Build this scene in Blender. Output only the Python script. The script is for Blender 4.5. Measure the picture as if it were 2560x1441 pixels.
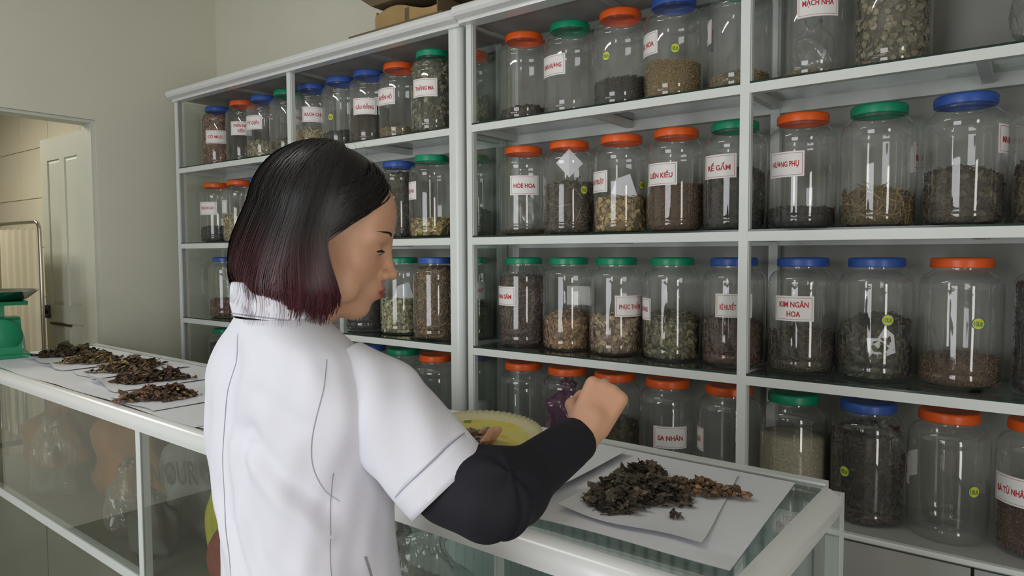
import bpy, bmesh, math, random
import numpy as np
from mathutils import Vector, Matrix

for o in list(bpy.data.objects):
    bpy.data.objects.remove(o)
scene = bpy.context.scene
COL = scene.collection
R_ = math.radians

# ------------------------------------------------------------------ camera
cam_d = bpy.data.cameras.new('camera')
cam_d.sensor_width = 36.0
cam_d.lens = 24.26
cam_d.clip_start = 0.05
cam = bpy.data.objects.new('camera', cam_d)
COL.objects.link(cam)
_yaw, _pitch, _roll = R_(36.897), R_(2.9336), R_(-0.2398)
_fw = Vector((-math.sin(_yaw), math.cos(_yaw), 0))
_rt = Vector((math.cos(_yaw), math.sin(_yaw), 0))
_F = _fw * math.cos(_pitch) - Vector((0, 0, 1)) * math.sin(_pitch)
_U0 = Vector((0, 0, 1)) * math.cos(_pitch) + _fw * math.sin(_pitch)
_R = _rt * math.cos(_roll) + _U0 * math.sin(_roll)
_U = -_rt * math.sin(_roll) + _U0 * math.cos(_roll)
cam.matrix_world = Matrix(((_R.x, _U.x, -_F.x, 0), (_R.y, _U.y, -_F.y, 0), (_R.z, _U.z, -_F.z, 1.5), (0, 0, 0, 1)))
scene.camera = cam

# ------------------------------------------------------------------ world, lights, exposure
w = bpy.data.worlds.new('sky')
scene.world = w
w.use_nodes = True
bg = w.node_tree.nodes['Background']
bg.inputs[0].default_value = (0.80, 0.88, 1.0, 1)
bg.inputs[1].default_value = 0.6

def area(name, loc, rot, sx, sy, power, color=(1, 1, 1)):
    d = bpy.data.lights.new(name, 'AREA')
    d.shape = 'RECTANGLE'
    d.size, d.size_y = sx, sy
    d.energy = power
    d.color = color
    o = bpy.data.objects.new(name, d)
    COL.objects.link(o)
    o.location = loc
    o.rotation_euler = rot
    return o

# daylight entering through the open shop front (behind the camera) and the side doorway
area('shopfront_daylight', (-1.60, -2.56, 1.42), (R_(90), 0, 0), 1.9, 2.3, 62, (0.97, 0.985, 1.0))
area('side_door_daylight', (2.16, -0.85, 1.2), (0, R_(90), 0), 2.1, 0.70, 34, (1.0, 0.95, 0.91))
area('annex_fill_light', (-5.9, 0.9, 2.85), (0, 0, 0), 1.2, 0.3, 34, (1.0, 0.95, 0.82))  # added fill that brightens the annex, no actual lamp known there
area('ceiling_tube_lamp', (-2.2, 0.3, 3.18), (0, 0, 0), 1.2, 0.10, 9, (1.0, 0.98, 0.93))

vs = scene.view_settings
vs.view_transform = 'Standard'
vs.look = 'None'
vs.gamma = 1.0
vs.use_curve_mapping = False
vs.exposure = 0.12
scene.cycles.transparent_max_bounces = 40
scene.cycles.max_bounces = 10
scene.cycles.caustics_reflective = False
scene.cycles.caustics_refractive = False

# ------------------------------------------------------------------ materials
def nt(m):
    return m.node_tree.nodes, m.node_tree.links

def mat(name, col, rough=0.5, metal=0.0, spec=0.5, noise=None, bump=None, sss=0.0, coat=0.0, vcol=None):
    m = bpy.data.materials.new(name)
    m.use_nodes = True
    n, l = nt(m)
    b = n['Principled BSDF']
    b.inputs['Base Color'].default_value = (*col, 1)
    b.inputs['Roughness'].default_value = rough
    b.inputs['Metallic'].default_value = metal
    b.inputs['Specular IOR Level'].default_value = spec
    if coat:
        b.inputs['Coat Weight'].default_value = coat
        b.inputs['Coat Roughness'].default_value = 0.12
    if sss:
        b.inputs['Subsurface Weight'].default_value = sss
        b.inputs['Subsurface Radius'].default_value = (0.012, 0.005, 0.003)
        b.inputs['Subsurface Scale'].default_value = 0.6
    tc = n.new('ShaderNodeTexCoord')
    src = None
    if vcol:
        a = n.new('ShaderNodeVertexColor')
        a.layer_name = vcol
        src = a.outputs[0]
    if noise:   # (scale, amount)
        t = n.new('ShaderNodeTexNoise')
        t.inputs['Scale'].default_value = noise[0]
        t.inputs['Detail'].default_value = 4
        l.new(tc.outputs['Object'], t.inputs['Vector'])
        mr = n.new('ShaderNodeMapRange')
        mr.inputs[1].default_value = 0.3; mr.inputs[2].default_value = 0.7
        mr.inputs[3].default_value = 1 - noise[1]; mr.inputs[4].default_value = 1 + noise[1]
        l.new(t.outputs[0], mr.inputs[0])
        mx = n.new('ShaderNodeMix'); mx.data_type = 'RGBA'; mx.blend_type = 'MULTIPLY'
        mx.inputs[0].default_value = 1.0
        mx.inputs[6].default_value = (*col, 1)
        if src: l.new(src, mx.inputs[6])
        l.new(mr.outputs[0], mx.inputs[7])
        src = mx.outputs[2]
    if src:
        l.new(src, b.inputs['Base Color'])
    if bump:    # (scale, strength, distance)
        t = n.new('ShaderNodeTexNoise')
        t.inputs['Scale'].default_value = bump[0]
        t.inputs['Detail'].default_value = 5
        l.new(tc.outputs['Object'], t.inputs['Vector'])
        bp = n.new('ShaderNodeBump')
        bp.inputs['Strength'].default_value = bump[1]
        bp.inputs['Distance'].default_value = bump[2]
        l.new(t.outputs[0], bp.inputs['Height'])
        l.new(bp.outputs[0], b.inputs['Normal'])
    return m

def clear_mat(name, tint, ior=1.45, gain=1.0, rough=0.03, haze=0.0, haze_col=(0.6, 0.6, 0.6), bump=None):
    """thin clear sheet: transparent + fresnel gloss (+ a little milky haze)"""
    m = bpy.data.materials.new(name)
    m.use_nodes = True
    n, l = nt(m)
    n.remove(n['Principled BSDF'])
    out = n['Material Output']
    tr = n.new('ShaderNodeBsdfTransparent'); tr.inputs[0].default_value = (*tint, 1)
    gl = n.new('ShaderNodeBsdfGlossy'); gl.inputs['Roughness'].default_value = rough
    gl.inputs[0].default_value = (1, 1, 1, 1)
    fr = n.new('ShaderNodeFresnel')
    ge = n.new('ShaderNodeNewGeometry')
    io = n.new('ShaderNodeMapRange'); io.inputs[3].default_value = ior; io.inputs[4].default_value = 1 / ior
    l.new(ge.outputs['Backfacing'], io.inputs[0]); l.new(io.outputs[0], fr.inputs[0])   # thin sheet: same reflectance from both sides
    mul = n.new('ShaderNodeMath'); mul.operation = 'MULTIPLY'; mul.inputs[1].default_value = gain
    mul.use_clamp = True
    l.new(fr.outputs[0], mul.inputs[0])
    base = tr.outputs[0]
    if haze > 0:
        df = n.new('ShaderNodeBsdfDiffuse'); df.inputs[0].default_value = (*haze_col, 1)
        m0 = n.new('ShaderNodeMixShader'); m0.inputs[0].default_value = haze
        l.new(tr.outputs[0], m0.inputs[1]); l.new(df.outputs[0], m0.inputs[2])
        base = m0.outputs[0]
    mx = n.new('ShaderNodeMixShader')
    l.new(mul.outputs[0], mx.inputs[0]); l.new(base, mx.inputs[1]); l.new(gl.outputs[0], mx.inputs[2])
    l.new(mx.outputs[0], out.inputs[0])
    if bump:
        tc = n.new('ShaderNodeTexCoord')
        mp = n.new('ShaderNodeMapping'); mp.inputs['Scale'].default_value = bump[3]
        l.new(tc.outputs['Object'], mp.inputs[0])
        t = n.new('ShaderNodeTexNoise'); t.inputs['Scale'].default_value = bump[0]; t.inputs['Detail'].default_value = 2
        l.new(mp.outputs[0], t.inputs['Vector'])
        bp = n.new('ShaderNodeBump'); bp.inputs['Strength'].default_value = bump[1]; bp.inputs['Distance'].default_value = bump[2]
        l.new(t.outputs[0], bp.inputs['Height'])
        l.new(bp.outputs[0], gl.inputs['Normal']); l.new(bp.outputs[0], fr.inputs['Normal'])
    return m

M = {}
M['wall'] = mat('wall_paint', (0.66, 0.65, 0.55), 0.75, noise=(1.3, 0.04), bump=(60, 0.05, 0.002))
M['tile'] = mat('cream_tile', (0.72, 0.68, 0.55), 0.35, noise=(2.0, 0.03))
M['grout'] = mat('grout', (0.52, 0.48, 0.38), 0.8)
M['floor'] = mat('floor_tile', (0.20, 0.195, 0.17), 0.3, noise=(3, 0.08))
M['ceiling'] = mat('ceiling_paint', (0.72, 0.72, 0.68), 0.8)
M['alu'] = mat('white_aluminium', (0.70, 0.735, 0.715), 0.32, spec=0.5, noise=(9, 0.02))
M['alu_d'] = mat('grey_aluminium', (0.34, 0.37, 0.36), 0.35, noise=(9, 0.03))
M['rail'] = mat('rounded_white_rail', (0.74, 0.75, 0.745), 0.22, spec=0.6)
M['glass'] = clear_mat('pane_glass', (0.93, 0.955, 0.94), 1.5, 1.25, 0.0)
M['shelfglass'] = clear_mat('shelf_glass', (0.72, 0.79, 0.76), 1.5, 1.5, 0.02)
M['glassedge'] = mat('glass_edge', (0.01, 0.03, 0.022), 0.15)
M['board'] = mat('pale_board', (0.42, 0.43, 0.41), 0.45, noise=(5, 0.05))
M['panel'] = mat('grey_panel', (0.36, 0.37, 0.35), 0.5, noise=(6, 0.04))
M['topboard'] = mat('top_board', (0.36, 0.34, 0.32), 0.5, noise=(7, 0.06))
M['lowpanel'] = mat('counter_low_panel', (0.155, 0.165, 0.125), 0.35, noise=(4, 0.06))
M['ribbed'] = mat('ribbed_sheet', (0.33, 0.40, 0.38), 0.35, noise=(3, 0.12))
M['pet'] = clear_mat('clear_plastic_jar', (0.97, 0.975, 0.97), 1.5, 1.5, 0.045, haze=0.055, haze_col=(0.55, 0.56, 0.53), bump=(9, 0.30, 0.004, (1.0, 1.0, 0.25)))
M['bagfilm'] = clear_mat('plastic_film', (0.86, 0.87, 0.86), 1.5, 1.6, 0.08, haze=0.10, haze_col=(0.6, 0.6, 0.58), bump=(26, 0.9, 0.012, (1, 1, 0.6)))
M['bagpurple'] = clear_mat('purple_film', (0.42, 0.16, 0.34), 1.5, 1.6, 0.1, haze=0.35, haze_col=(0.30, 0.08, 0.24), bump=(22, 0.9, 0.012, (1, 1, 0.6)))
M['orange'] = mat('orange_plastic', (0.82, 0.115, 0.012), 0.35)
M['green'] = mat('green_plastic', (0.003, 0.27, 0.135), 0.35)
M['blue'] = mat('blue_plastic', (0.035, 0.105, 0.42), 0.35)
M['paper'] = mat('white_paper', (0.78, 0.79, 0.835), 0.6, bump=(7, 0.15, 0.01))
M['backpanel'] = mat('shelf_back_panel', (0.27, 0.275, 0.25), 0.45, noise=(3, 0.06))
M['label'] = mat('label_paper', (0.80, 0.79, 0.78), 0.45)
M['ink'] = mat('red_ink', (0.48, 0.012, 0.03), 0.5)
M['stick_y'] = mat('yellow_sticker', (0.62, 0.62, 0.03), 0.4)
M['stick_b'] = mat('blue_ring', (0.02, 0.10, 0.25), 0.4)
M['stick_g'] = mat('green_ink', (0.05, 0.20, 0.08), 0.4)
M['herb'] = mat('dried_herb', (0.2, 0.15, 0.1), 0.75, vcol='Col', noise=(180, 0.35))
M['card'] = mat('cardboard', (0.36, 0.24, 0.095), 0.7, noise=(8, 0.10))
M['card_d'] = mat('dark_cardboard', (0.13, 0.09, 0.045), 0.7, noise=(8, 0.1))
M['scale'] = mat('green_enamel', (0.012, 0.235, 0.105), 0.3)
M['steel'] = mat('stainless_steel', (0.62, 0.62, 0.60), 0.16, metal=1.0)
M['chrome'] = mat('dull_chrome', (0.50, 0.47, 0.42), 0.25, metal=1.0)
M['iron'] = mat('dark_iron', (0.06, 0.055, 0.045), 0.5, metal=0.6)
M['doorpaint'] = mat('door_paint', (0.60, 0.61, 0.53), 0.45, noise=(2.5, 0.05))
M['cloth_b'] = mat('beige_cloth', (0.68, 0.62, 0.48), 0.85)
M['sack_o'] = mat('orange_sack', (0.30, 0.11, 0.025), 0.7, noise=(6, 0.35), bump=(14, 0.5, 0.02))
M['sack_g'] = mat('grey_sack', (0.22, 0.22, 0.19), 0.7, noise=(5, 0.2), bump=(12, 0.5, 0.02))
M['sack_d'] = mat('dark_sack', (0.10, 0.095, 0.08), 0.7, noise=(5, 0.25), bump=(14, 0.5, 0.02))
M['pack_y'] = mat('yellow_packet', (0.55, 0.50, 0.05), 0.4)
M['pack_r'] = mat('red_packet', (0.30, 0.06, 0.04), 0.4)
M['print'] = mat('dark_print', (0.03, 0.03, 0.025), 0.6)
M['bark'] = mat('white_stick', (0.6, 0.6, 0.58), 0.5)

# ------------------------------------------------------------------ mesh helpers
class MB:
    def __init__(s):
        s.v = []; s.f = []; s.c = []; s.smooth = []
    def add(s, verts, faces, col=None, smooth=False):
        b = len(s.v)
        s.v.extend([tuple(p) for p in verts])
        s.f.extend([tuple(i + b for i in f) for f in faces])
        s.c.extend([col or (0.5, 0.5, 0.5)] * len(verts))
        s.smooth.extend([smooth] * len(faces))
        return s
    def box(s, x0, x1, y0, y1, z0, z1, col=None):
        v = [(x0, y0, z0), (x1, y0, z0), (x1, y1, z0), (x0, y1, z0), (x0, y0, z1), (x1, y0, z1), (x1, y1, z1), (x0, y1, z1)]
        return s.add(v, [(0, 3, 2, 1), (4, 5, 6, 7), (0, 1, 5, 4), (1, 2, 6, 5), (2, 3, 7, 6), (3, 0, 4, 7)], col)
    def lathe(s, prof, n=32, cx=0, cy=0, caps=(False, False), col=None):
        v = []; f = []
        for r, z in prof:
            for i in range(n):
                a = 2 * math.pi * i / n
                v.append((cx + r * math.cos(a), cy + r * math.sin(a), z))
        for j in range(len(prof) - 1):
            for i in range(n):
                k = (i + 1) % n
                f.append((j * n + i, j * n + k, (j + 1) * n + k, (j + 1) * n + i))
        if caps[0]: f.append(tuple(range(n - 1, -1, -1)))
        if caps[1]: f.append(tuple((len(prof) - 1) * n + i for i in range(n)))
        return s.add(v, f, col, True)
    def prism(s, poly, axis, a, b, smooth=False, col=None):
        """extrude 2D polygon; axis 'x': poly is (y,z); 'y': (x,z); 'z': (x,y)"""
        def P(p, t):
            return (t, p[0], p[1]) if axis == 'x' else (p[0], t, p[1]) if axis == 'y' else (p[0], p[1], t)
        n = len(poly)
        v = [P(p, a) for p in poly] + [P(p, b) for p in poly]
        f = [(i, (i + 1) % n, n + (i + 1) % n, n + i) for i in range(n)]
        s.add(v, f, col, smooth)
        s.add(v, [tuple(range(n - 1, -1, -1)), tuple(range(n, 2 * n))], col, False)
        return s
    def tube(s, pts, r, n=10, caps=True, col=None):
        P = [Vector(p) for p in pts]
        rr = r if isinstance(r, (list, tuple)) else [r] * len(P)
        v = []; f = []
        up = Vector((0.123, 0.321, 0.94)).normalized()
        for i, p in enumerate(P):
            d = (P[min(i + 1, len(P) - 1)] - P[max(i - 1, 0)]).normalized()
            a = d.cross(up)
            if a.length < 1e-3: a = d.cross(Vector((1, 0, 0)))
            a.normalize(); b = d.cross(a)
            for k in range(n):
                t = 2 * math.pi * k / n
                v.append(p + (a * math.cos(t) + b * math.sin(t)) * rr[i])
        for i in range(len(P) - 1):
            for k in range(n):
                q = (k + 1) % n
                f.append((i * n + k, i * n + q, (i + 1) * n + q, (i + 1) * n + k))
        if caps:
            f.append(tuple(range(n - 1, -1, -1))); f.append(tuple((len(P) - 1) * n + k for k in range(n)))
        return s.add(v, f, col, True)
    def grid(s, pts, nu, nv, closed_u=False, col=None, smooth=True):
        """pts: nv rows of nu points"""
        f = []
        for j in range(nv - 1):
            for i in range(nu if closed_u else nu - 1):
                k = (i + 1) % nu
                f.append((j * nu + i, j * nu + k, (j + 1) * nu + k, (j + 1) * nu + i))
        return s.add(pts, f, col, smooth)
    def mesh(s, name, m, vcol=False):
        me = bpy.data.meshes.new(name)
        me.from_pydata(s.v, [], s.f)
        me.polygons.foreach_set('use_smooth', s.smooth)
        if vcol:
            a = me.color_attributes.new('Col', 'FLOAT_COLOR', 'POINT')
            flat = np.ones((len(s.v), 4), np.float32); flat[:, :3] = np.array(s.c, np.float32)
            a.data.foreach_set('color', flat.ravel())
        me.materials.append(m)
        me.update()
        return me
    def build(s, name, m, parent=None, vcol=False, loc=None):
        """world/local coordinates are taken as given; with a parent the mesh is in the parent's space"""
        return link(name, s.mesh(name, m, vcol), parent, loc)

def link(name, me, parent=None, loc=None, rotz=None):
    o = bpy.data.objects.new(name, me)
    COL.objects.link(o)
    if parent: o.parent = parent
    if loc is not None: o.location = loc
    if rotz is not None: o.rotation_euler = (0, 0, rotz)
    return o

def tag(o, label=None, cat=None, group=None, kind=None):
    if label: o['label'] = label
    if cat: o['category'] = cat
    if group: o['group'] = group
    if kind: o['kind'] = kind
    return o

def thing(name, label, cat, loc=(0, 0, 0), rotz=0, group=None):
    o = bpy.data.objects.new(name, None)
    COL.objects.link(o)
    o.empty_display_size = 0.05
    o.location = loc
    o.rotation_euler = (0, 0, rotz)
    return tag(o, label, cat, group)

class Sub(MB):
    """mesh built in world coordinates, stored relative to an unrotated parent at loc"""
    def build(s, name, m, parent, vcol=False, loc=None):
        L = parent.location
        s.v = [(p[0] - L[0], p[1] - L[1], p[2] - L[2]) for p in s.v]
        return link(name, s.mesh(name, m, vcol), parent)

def structure(name, mb, m, parent=None):
    o = mb.build(name, m, parent)
    if parent is None: o['kind'] = 'structure'
    return o
# ------------------------------------------------------------------ room shell
structure('floor', MB().box(-9.2, 2.4, -2.8, 2.6, -0.08, 0.0), M['floor'])
structure('ceiling', MB().box(-9.2, 2.4, -2.8, 2.6, 3.3, 3.38), M['ceiling'])
structure('wall_back', MB().box(-4.2, 2.4, 2.455, 2.6, 0, 3.3), M['wall'])
# left wall with the doorway (one inverted-U prism)
DY0, DY1, DZ = 0.86, 1.722, 2.25
U = [(-2.8, 0), (DY0, 0), (DY0, DZ), (DY1, DZ), (DY1, 0), (2.455, 0), (2.455, 3.3), (-2.8, 3.3)]
def prism_concave(name, poly, axis, a, b, m):
    bm = bmesh.new()
    P = (lambda p, t: (t, p[0], p[1])) if axis == 'x' else (lambda p, t: (p[0], t, p[1]))
    vs_ = [bm.verts.new(P(p, a)) for p in poly]
    f = bm.faces.new(vs_)
    r = bmesh.ops.extrude_face_region(bm, geom=[f])
    d = Vector((b - a, 0, 0)) if axis == 'x' else Vector((0, b - a, 0))
    bmesh.ops.translate(bm, verts=[g for g in r['geom'] if isinstance(g, bmesh.types.BMVert)], vec=d)
    bmesh.ops.recalc_face_normals(bm, faces=bm.faces)
    me = bpy.data.meshes.new(name); bm.to_mesh(me); bm.free()
    me.materials.append(m)
    o = link(name, me); o['kind'] = 'structure'
    return o
prism_concave('wall_left', U, 'x', -4.345, -4.2, M['wall'])
# shop front wall with wide opening, right wall with side doorway
prism_concave('wall_front', [(-4.345, 0), (-2.56, 0), (-2.56, 2.6), (-0.64, 2.6), (-0.64, 0), (2.4, 0), (2.4, 3.3), (-4.345, 3.3)], 'y', -2.8, -2.62, M['wall'])
prism_concave('wall_right', [(-2.62, 0), (-1.21, 0), (-1.21, 2.3), (-0.49, 2.3), (-0.49, 0), (2.455, 0), (2.455, 3.3), (-2.62, 3.3)], 'x', 2.2, 2.4, M['wall'])
# annex behind the doorway
wa = structure('wall_annex_back', MB().box(-9.2, -4.345, 2.2, 2.32, 0, 3.3), M['grout'])
tile_me = MB().box(-0.2965, 0.2965, -0.008, 0, -0.1965, 0.1965).mesh('tile', M['tile'])
for i in range(8):
    for j in range(8):
        link('tile', tile_me, wa, (-8.9 + 0.6 * i, 2.2, 0.157 + 0.2 + 0.4 * j - 0.2))
structure('wall_annex_far', MB().box(-9.2, -9.05, -2.8, 2.2, 0, 3.3), M['tile'])
structure('wall_annex_near', MB().box(-9.05, -4.345, -1.6, -1.45, 0, 3.3), M['tile'])
# door lining
tr = tag(MB().box(-4.33, -4.21, 1.700, 1.721, 0, 2.249).build('trim_1', M['doorpaint']), kind='structure')
tr2 = tag(MB().box(-4.33, -4.21, DY0 + .001, 1.699, 2.232, 2.249).build('trim_2', M['doorpaint']), kind='structure')

# panelled door leaf, swung open into the annex
dr = tag(MB().box(-5.0, -4.352, 1.732, 1.76, 0.01, 2.215).build('door_1', M['doorpaint']), kind='structure')
def dbox(name, x0, x1, z0, z1, y0=1.722, y1=1.732, m='doorpaint'):
    return MB().box(x0, x1, y0, y1, z0, z1).build(name, M[m], dr)
for x0, x1 in ((-5.0, -4.9), (-4.715, -4.645), (-4.455, -4.352)):
    dbox('stile', x0, x1, 0.01, 2.215)
for x0, x1 in ((-4.9, -4.715), (-4.645, -4.455)):
    dbox('rail', x0, x1, 2.08, 2.215)
    dbox('rail', x0, x1, 1.08, 1.19)
    dbox('rail', x0, x1, 0.01, 0.2)
    for z0, z1 in ((0.2, 1.08), (1.19, 2.08)):
        p = MB()
        a, b, c, d = x0 + .02, x1 - .02, z0 + .02, z1 - .02
        p.add([(x0, 1.7319, z0), (x1, 1.7319, z0), (x1, 1.7319, z1), (x0, 1.7319, z1), (a, 1.726, c), (b, 1.726, c), (b, 1.726, d), (a, 1.726, d)],
              [(0, 1, 5, 4), (1, 2, 6, 5), (2, 3, 7, 6), (3, 0, 4, 7), (4, 5, 6, 7)])
        p.build('door_panel', M['doorpaint'], dr)
lk = MB(); lk.box(-4.985, -4.93, 1.708, 1.722, 1.10, 1.18); lk.tube([(-4.957, 1.708, 1.14), (-4.957, 1.675, 1.14)], 0.012); lk.tube([(-4.957, 1.68, 1.14), (-4.957, 1.68, 1.09)], 0.008)
lk.build('lock', M['iron'], dr)
MB().box(-4.93, -4.62, 1.716, 1.722, 1.062, 1.076).build('bolt', M['iron'], dr)
for z in (0.3, 1.2, 2.0):
    MB().tube([(-4.347, 1.716, z - .05), (-4.347, 1.716, z + .05)], 0.009).build('hinge', M['iron'], dr)

# ------------------------------------------------------------------ annex furniture
sc_ = thing('folding_screen', 'chrome tube frame screen with beige cloth seen through the doorway', 'screen', (-5.0, 1.58, 0))
zt = 1.695
arc = [(-5.34, 1.58, 0.02), (-5.34, 1.58, zt - .06)] + [(-5.34 + .06 * (1 - math.cos(t)), 1.58, zt - .06 + .06 * math.sin(t)) for t in (R_(30), R_(60), R_(90))] + \
      [(-4.64 - .06 * (1 - math.cos(t)), 1.58, zt - .06 + .06 * math.sin(t)) for t in (R_(90), R_(60), R_(30))] + [(-4.64, 1.58, zt - .06), (-4.64, 1.58, 0.02)]
Sub().tube(arc, 0.011).build('frame', M['chrome'], sc_)
cl = Sub()
pts = []
for j in range(9):
    for i in range(40):
        x = -5.32 + 0.66 * i / 39
        pts.append((x, 1.585 + 0.006 * math.sin(x * 55), 0.25 + (1.66 - .25) * j / 8))
cl.grid(pts, 40, 9).build('cloth', M['cloth_b'], sc_)
ch = thing('steel_chair', 'chrome tube chair back behind the green scale', 'chair', (-4.72, 1.42, 0))
def arch(y, x0, x1, z0, z1, r=0.12):
    return [(x0, y, z0), (x0, y, z1 - r)] + [(x0 + r * (1 - math.cos(t)), y, z1 - r + r * math.sin(t)) for t in (R_(30), R_(60), R_(90))] + \
           [(x1 - r * (1 - math.cos(t)), y, z1 - r + r * math.sin(t)) for t in (R_(90), R_(60), R_(30))] + [(x1, y, z1 - r), (x1, y, z0)]
Sub().tube(arch(1.42, -4.97, -4.47, 0.0, 1.10), 0.013).build('back_frame', M['steel'], ch)
for k in range(3):
    x = -4.85 + .125 * k
    Sub().tube([(x, 1.42, 0.46), (x, 1.42, 1.095)], 0.009).build('spindle', M['steel'], ch)
Sub().box(-4.96, -4.48, 1.02, 1.42, 0.44, 0.47).build('seat', M['chrome'], ch)
for x in (-4.95, -4.49):
    Sub().tube([(x, 1.04, 0.0), (x, 1.04, 0.45)], 0.012).build('leg', M['steel'], ch)

# ------------------------------------------------------------------ shelf units
RZ = [(1.975, 2.003), (1.532, 1.561), (1.093, 1.121)]
YF, YB = 2.1, 2.44
BASE = 0.70
def crown_prof(dy):
    return [(2.13, 2.392), (2.086 - dy, 2.392), (2.086 - dy, 2.405), (2.072 - dy, 2.407), (2.057 - dy, 2.413), (2.049 - dy, 2.424), (2.047 - dy, 2.434), (2.052 - dy, 2.446), (2.064 - dy, 2.454), (2.08 - dy, 2.457), (2.13, 2.457)]
def shelf_unit(label, x0, x1, posts, mids, dy, round_right):
    t = thing('shelf_unit', label, 'shelf', ((x0 + x1) / 2, YF + .15, 0))
    P = []
    for (a, b, rnd) in posts:
        if rnd:
            r = 0.030
            poly = [(a, YF), (b - r, YF - .002)] + [(b - r + r * math.sin(k), YF - .002 + r * (1 - math.cos(k))) for k in [R_(q) for q in (15, 30, 45, 60, 75, 90)]] + [(b, YF + .05), (a, YF + .05)]
            m_ = Sub().prism(poly, 'z', 0.0, 2.392, smooth=False)
        else:
            m_ = Sub().box(a, b, YF, YF + .028, 0.0, 2.392)
        m_.build('post', M['alu'], t)
        Sub().box(a, a + .03, YB - .035, YB, 0.0, 2.40).build('back_post', M['alu'], t)
        # dark rubber seam on the inner side of each front post
        P.append((a, b))
    for (za, zb) in RZ:
        for k in range(len(P) - 1):
            Sub().box(P[k][1], P[k + 1][0], YF + .0005, YF + .026, za, zb).build('front_rail', M['alu'], t)
            Sub().box(P[k][0] + .03, P[k + 1][0], YB - .03, YB - .002, za - .012, zb).build('back_rail', M['alu'], t)
        for (a, b) in P:
            Sub().box(a + .002, min(b, a + .027), YF + .05, YB - .035, za, zb).build('side_rail', M['alu'], t)
        for xm in mids:
            Sub().box(xm - .014, xm + .014, YF + .026, YB - .03, za, zb - .002).build('cross_bar', M['alu'], t)
        for k in range(len(P) - 1):
            a = P[k][0] + .029 if k else P[k][1] + .0005
            g = Sub().box(P[k][1] + .0005, P[k + 1][0] - .0005, YF + .002, YB - .031, zb, zb + .006).build('glass_shelf', M['shelfglass'], t)
            e = Sub().box(P[k][1] + .0005, P[k + 1][0] - .0005, YF + .0005, YF + .002, zb, zb + .0058)
            L = t.location
            e.v = [(p[0] - L[0], p[1] - L[1], p[2] - L[2]) for p in e.v]
            link('glass_edge', e.mesh('glass_edge', M['glassedge']), g)
    # top board with cross bars, crown
    Sub().box(x0, x1, YF + .03, YB, 2.41, 2.425).build('top_board', M['topboard'], t)
    for xm in mids + [p[0] + .014 for p in P[1:-1]]:
        Sub().box(xm - .012, xm + .012, YF + .03, YB - .035, 2.396, 2.41).build('cross_bar', M['alu_d'], t)
    Sub().box(P[0][0] + .03, x1 - .03, YB - .03, YB - .002, 2.38, 2.41).build('back_rail', M['alu_d'], t)
    Sub().prism(crown_prof(dy), 'x', x0 - (.012 if round_right else .0), x1 + .012, smooth=False).build('crown', M['rail'], t)
    for k in range(len(P) - 1):
        Sub().box(P[k][0] + (.0 if k == 0 else .001), P[k + 1][0], YB + .001, YB + .006, BASE - .016, 2.42).build('back_panel', M['backpanel'], t)
    # base board, front lip and lower panel
    Sub().box(x0 + .002, x1, YF + .018, YB, BASE - .016, BASE).build('base_board', M['board'], t)
    lip = Sub()
    lip.prism([(YF + .018, BASE - .016), (YF + .004, BASE - .016), (YF, BASE - .012), (YF, BASE - .004), (YF + .004, BASE), (YF + .018, BASE + .001)], 'x', x0 + .03, x1 - .03)
    lip.build('lip', M['alu'], t)
    n = 2
    for k in range(len(P) - 1):
        a, b = P[k][1], P[k + 1][0]
        for q in range(n):
            u0 = a + (b - a) * q / n + .004; u1 = a + (b - a) * (q + 1) / n - .004
            Sub().box(u0, u1, YF + .008, YF + .02, 0.10, BASE - .022).build('lower_panel', M['panel'], t)
    Sub().box(x0, x1, YF + .03, YB, 0.0, 0.10).build('plinth', M['panel'], t)
    return t
sl = shelf_unit('white aluminium and glass wall shelf on the left, beside the doorway wall', -4.06, -1.832,
           [(-4.06, -4.03, False), (-2.966, -2.937, False), (-1.89, -1.832, True)], [-3.5, -2.42], 0.0, False)
sr = shelf_unit('long white aluminium and glass wall shelf on the right behind the counter', -1.798, 0.52,
           [(-1.798, -1.772, False), (-0.7132, -0.685, False), (0.49, 0.52, False)], [-1.24, -0.11], 0.02, True)
# glass end panels with their greyish inner channels
for t, x in ((sl, -4.047), (sl, -1.868), (sr, -1.789)):
    for z0, z1 in ((BASE, 1.093), (1.127, 1.532), (1.567, 1.975), (2.009, 2.395)):
        Sub().box(x, x + .004, YF + .052, YB - .036, z0, z1).build('side_glass', M['glass'], t)
for t, x in ((sl, -4.03), (sl, -2.937), (sr, -1.772), (sr, -0.685)):
    for z0, z1 in ((BASE + .002, 1.092), (1.128, 1.531), (1.568, 1.974), (2.010, 2.391)):
        Sub().box(x + .0003, x + .003, YF + .006, YF + .026, z0, z1).build('channel', M['alu_d'] if t is sl and x < -4 else M['alu'], t)

# cardboard stack on top of the left unit
cb = thing('cardboard_sheet', 'flat brown cardboard sheet on top of the left shelf', 'cardboard', (-2.18, 2.22, 2.458))
Sub().box(-2.46, -1.90, 2.07, 2.40, 2.4575, 2.464).build('sheet', M['card_d'], cb)
bx = thing('open_carton', 'light brown open carton with a wavy torn rim on top of the left shelf', 'box', (-2.15, 2.24, 2.465))
import random as _r
rng = random.Random(4)
def wavy(x0, x1, y, z0, zf, n=14, th=.006, along='x'):
    m = Sub(); pts = []
    for i in range(n + 1):
        t = i / n; x = x0 + (x1 - x0) * t
        for (dy, z) in ((0, z0), (0, zf(t)), (th, zf(t)), (th, z0)):
            pts.append((x, y + dy, z) if along == 'x' else (y + dy, x, z))
    f = []
    for i in range(n):
        for k in range(4):
            q = (k + 1) % 4
            f.append((i * 4 + k, i * 4 + q, (i + 1) * 4 + q, (i + 1) * 4 + k))
    f += [(3, 2, 1, 0), (n * 4, n * 4 + 1, n * 4 + 2, n * 4 + 3)]
    return m.add(pts, f)
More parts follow.
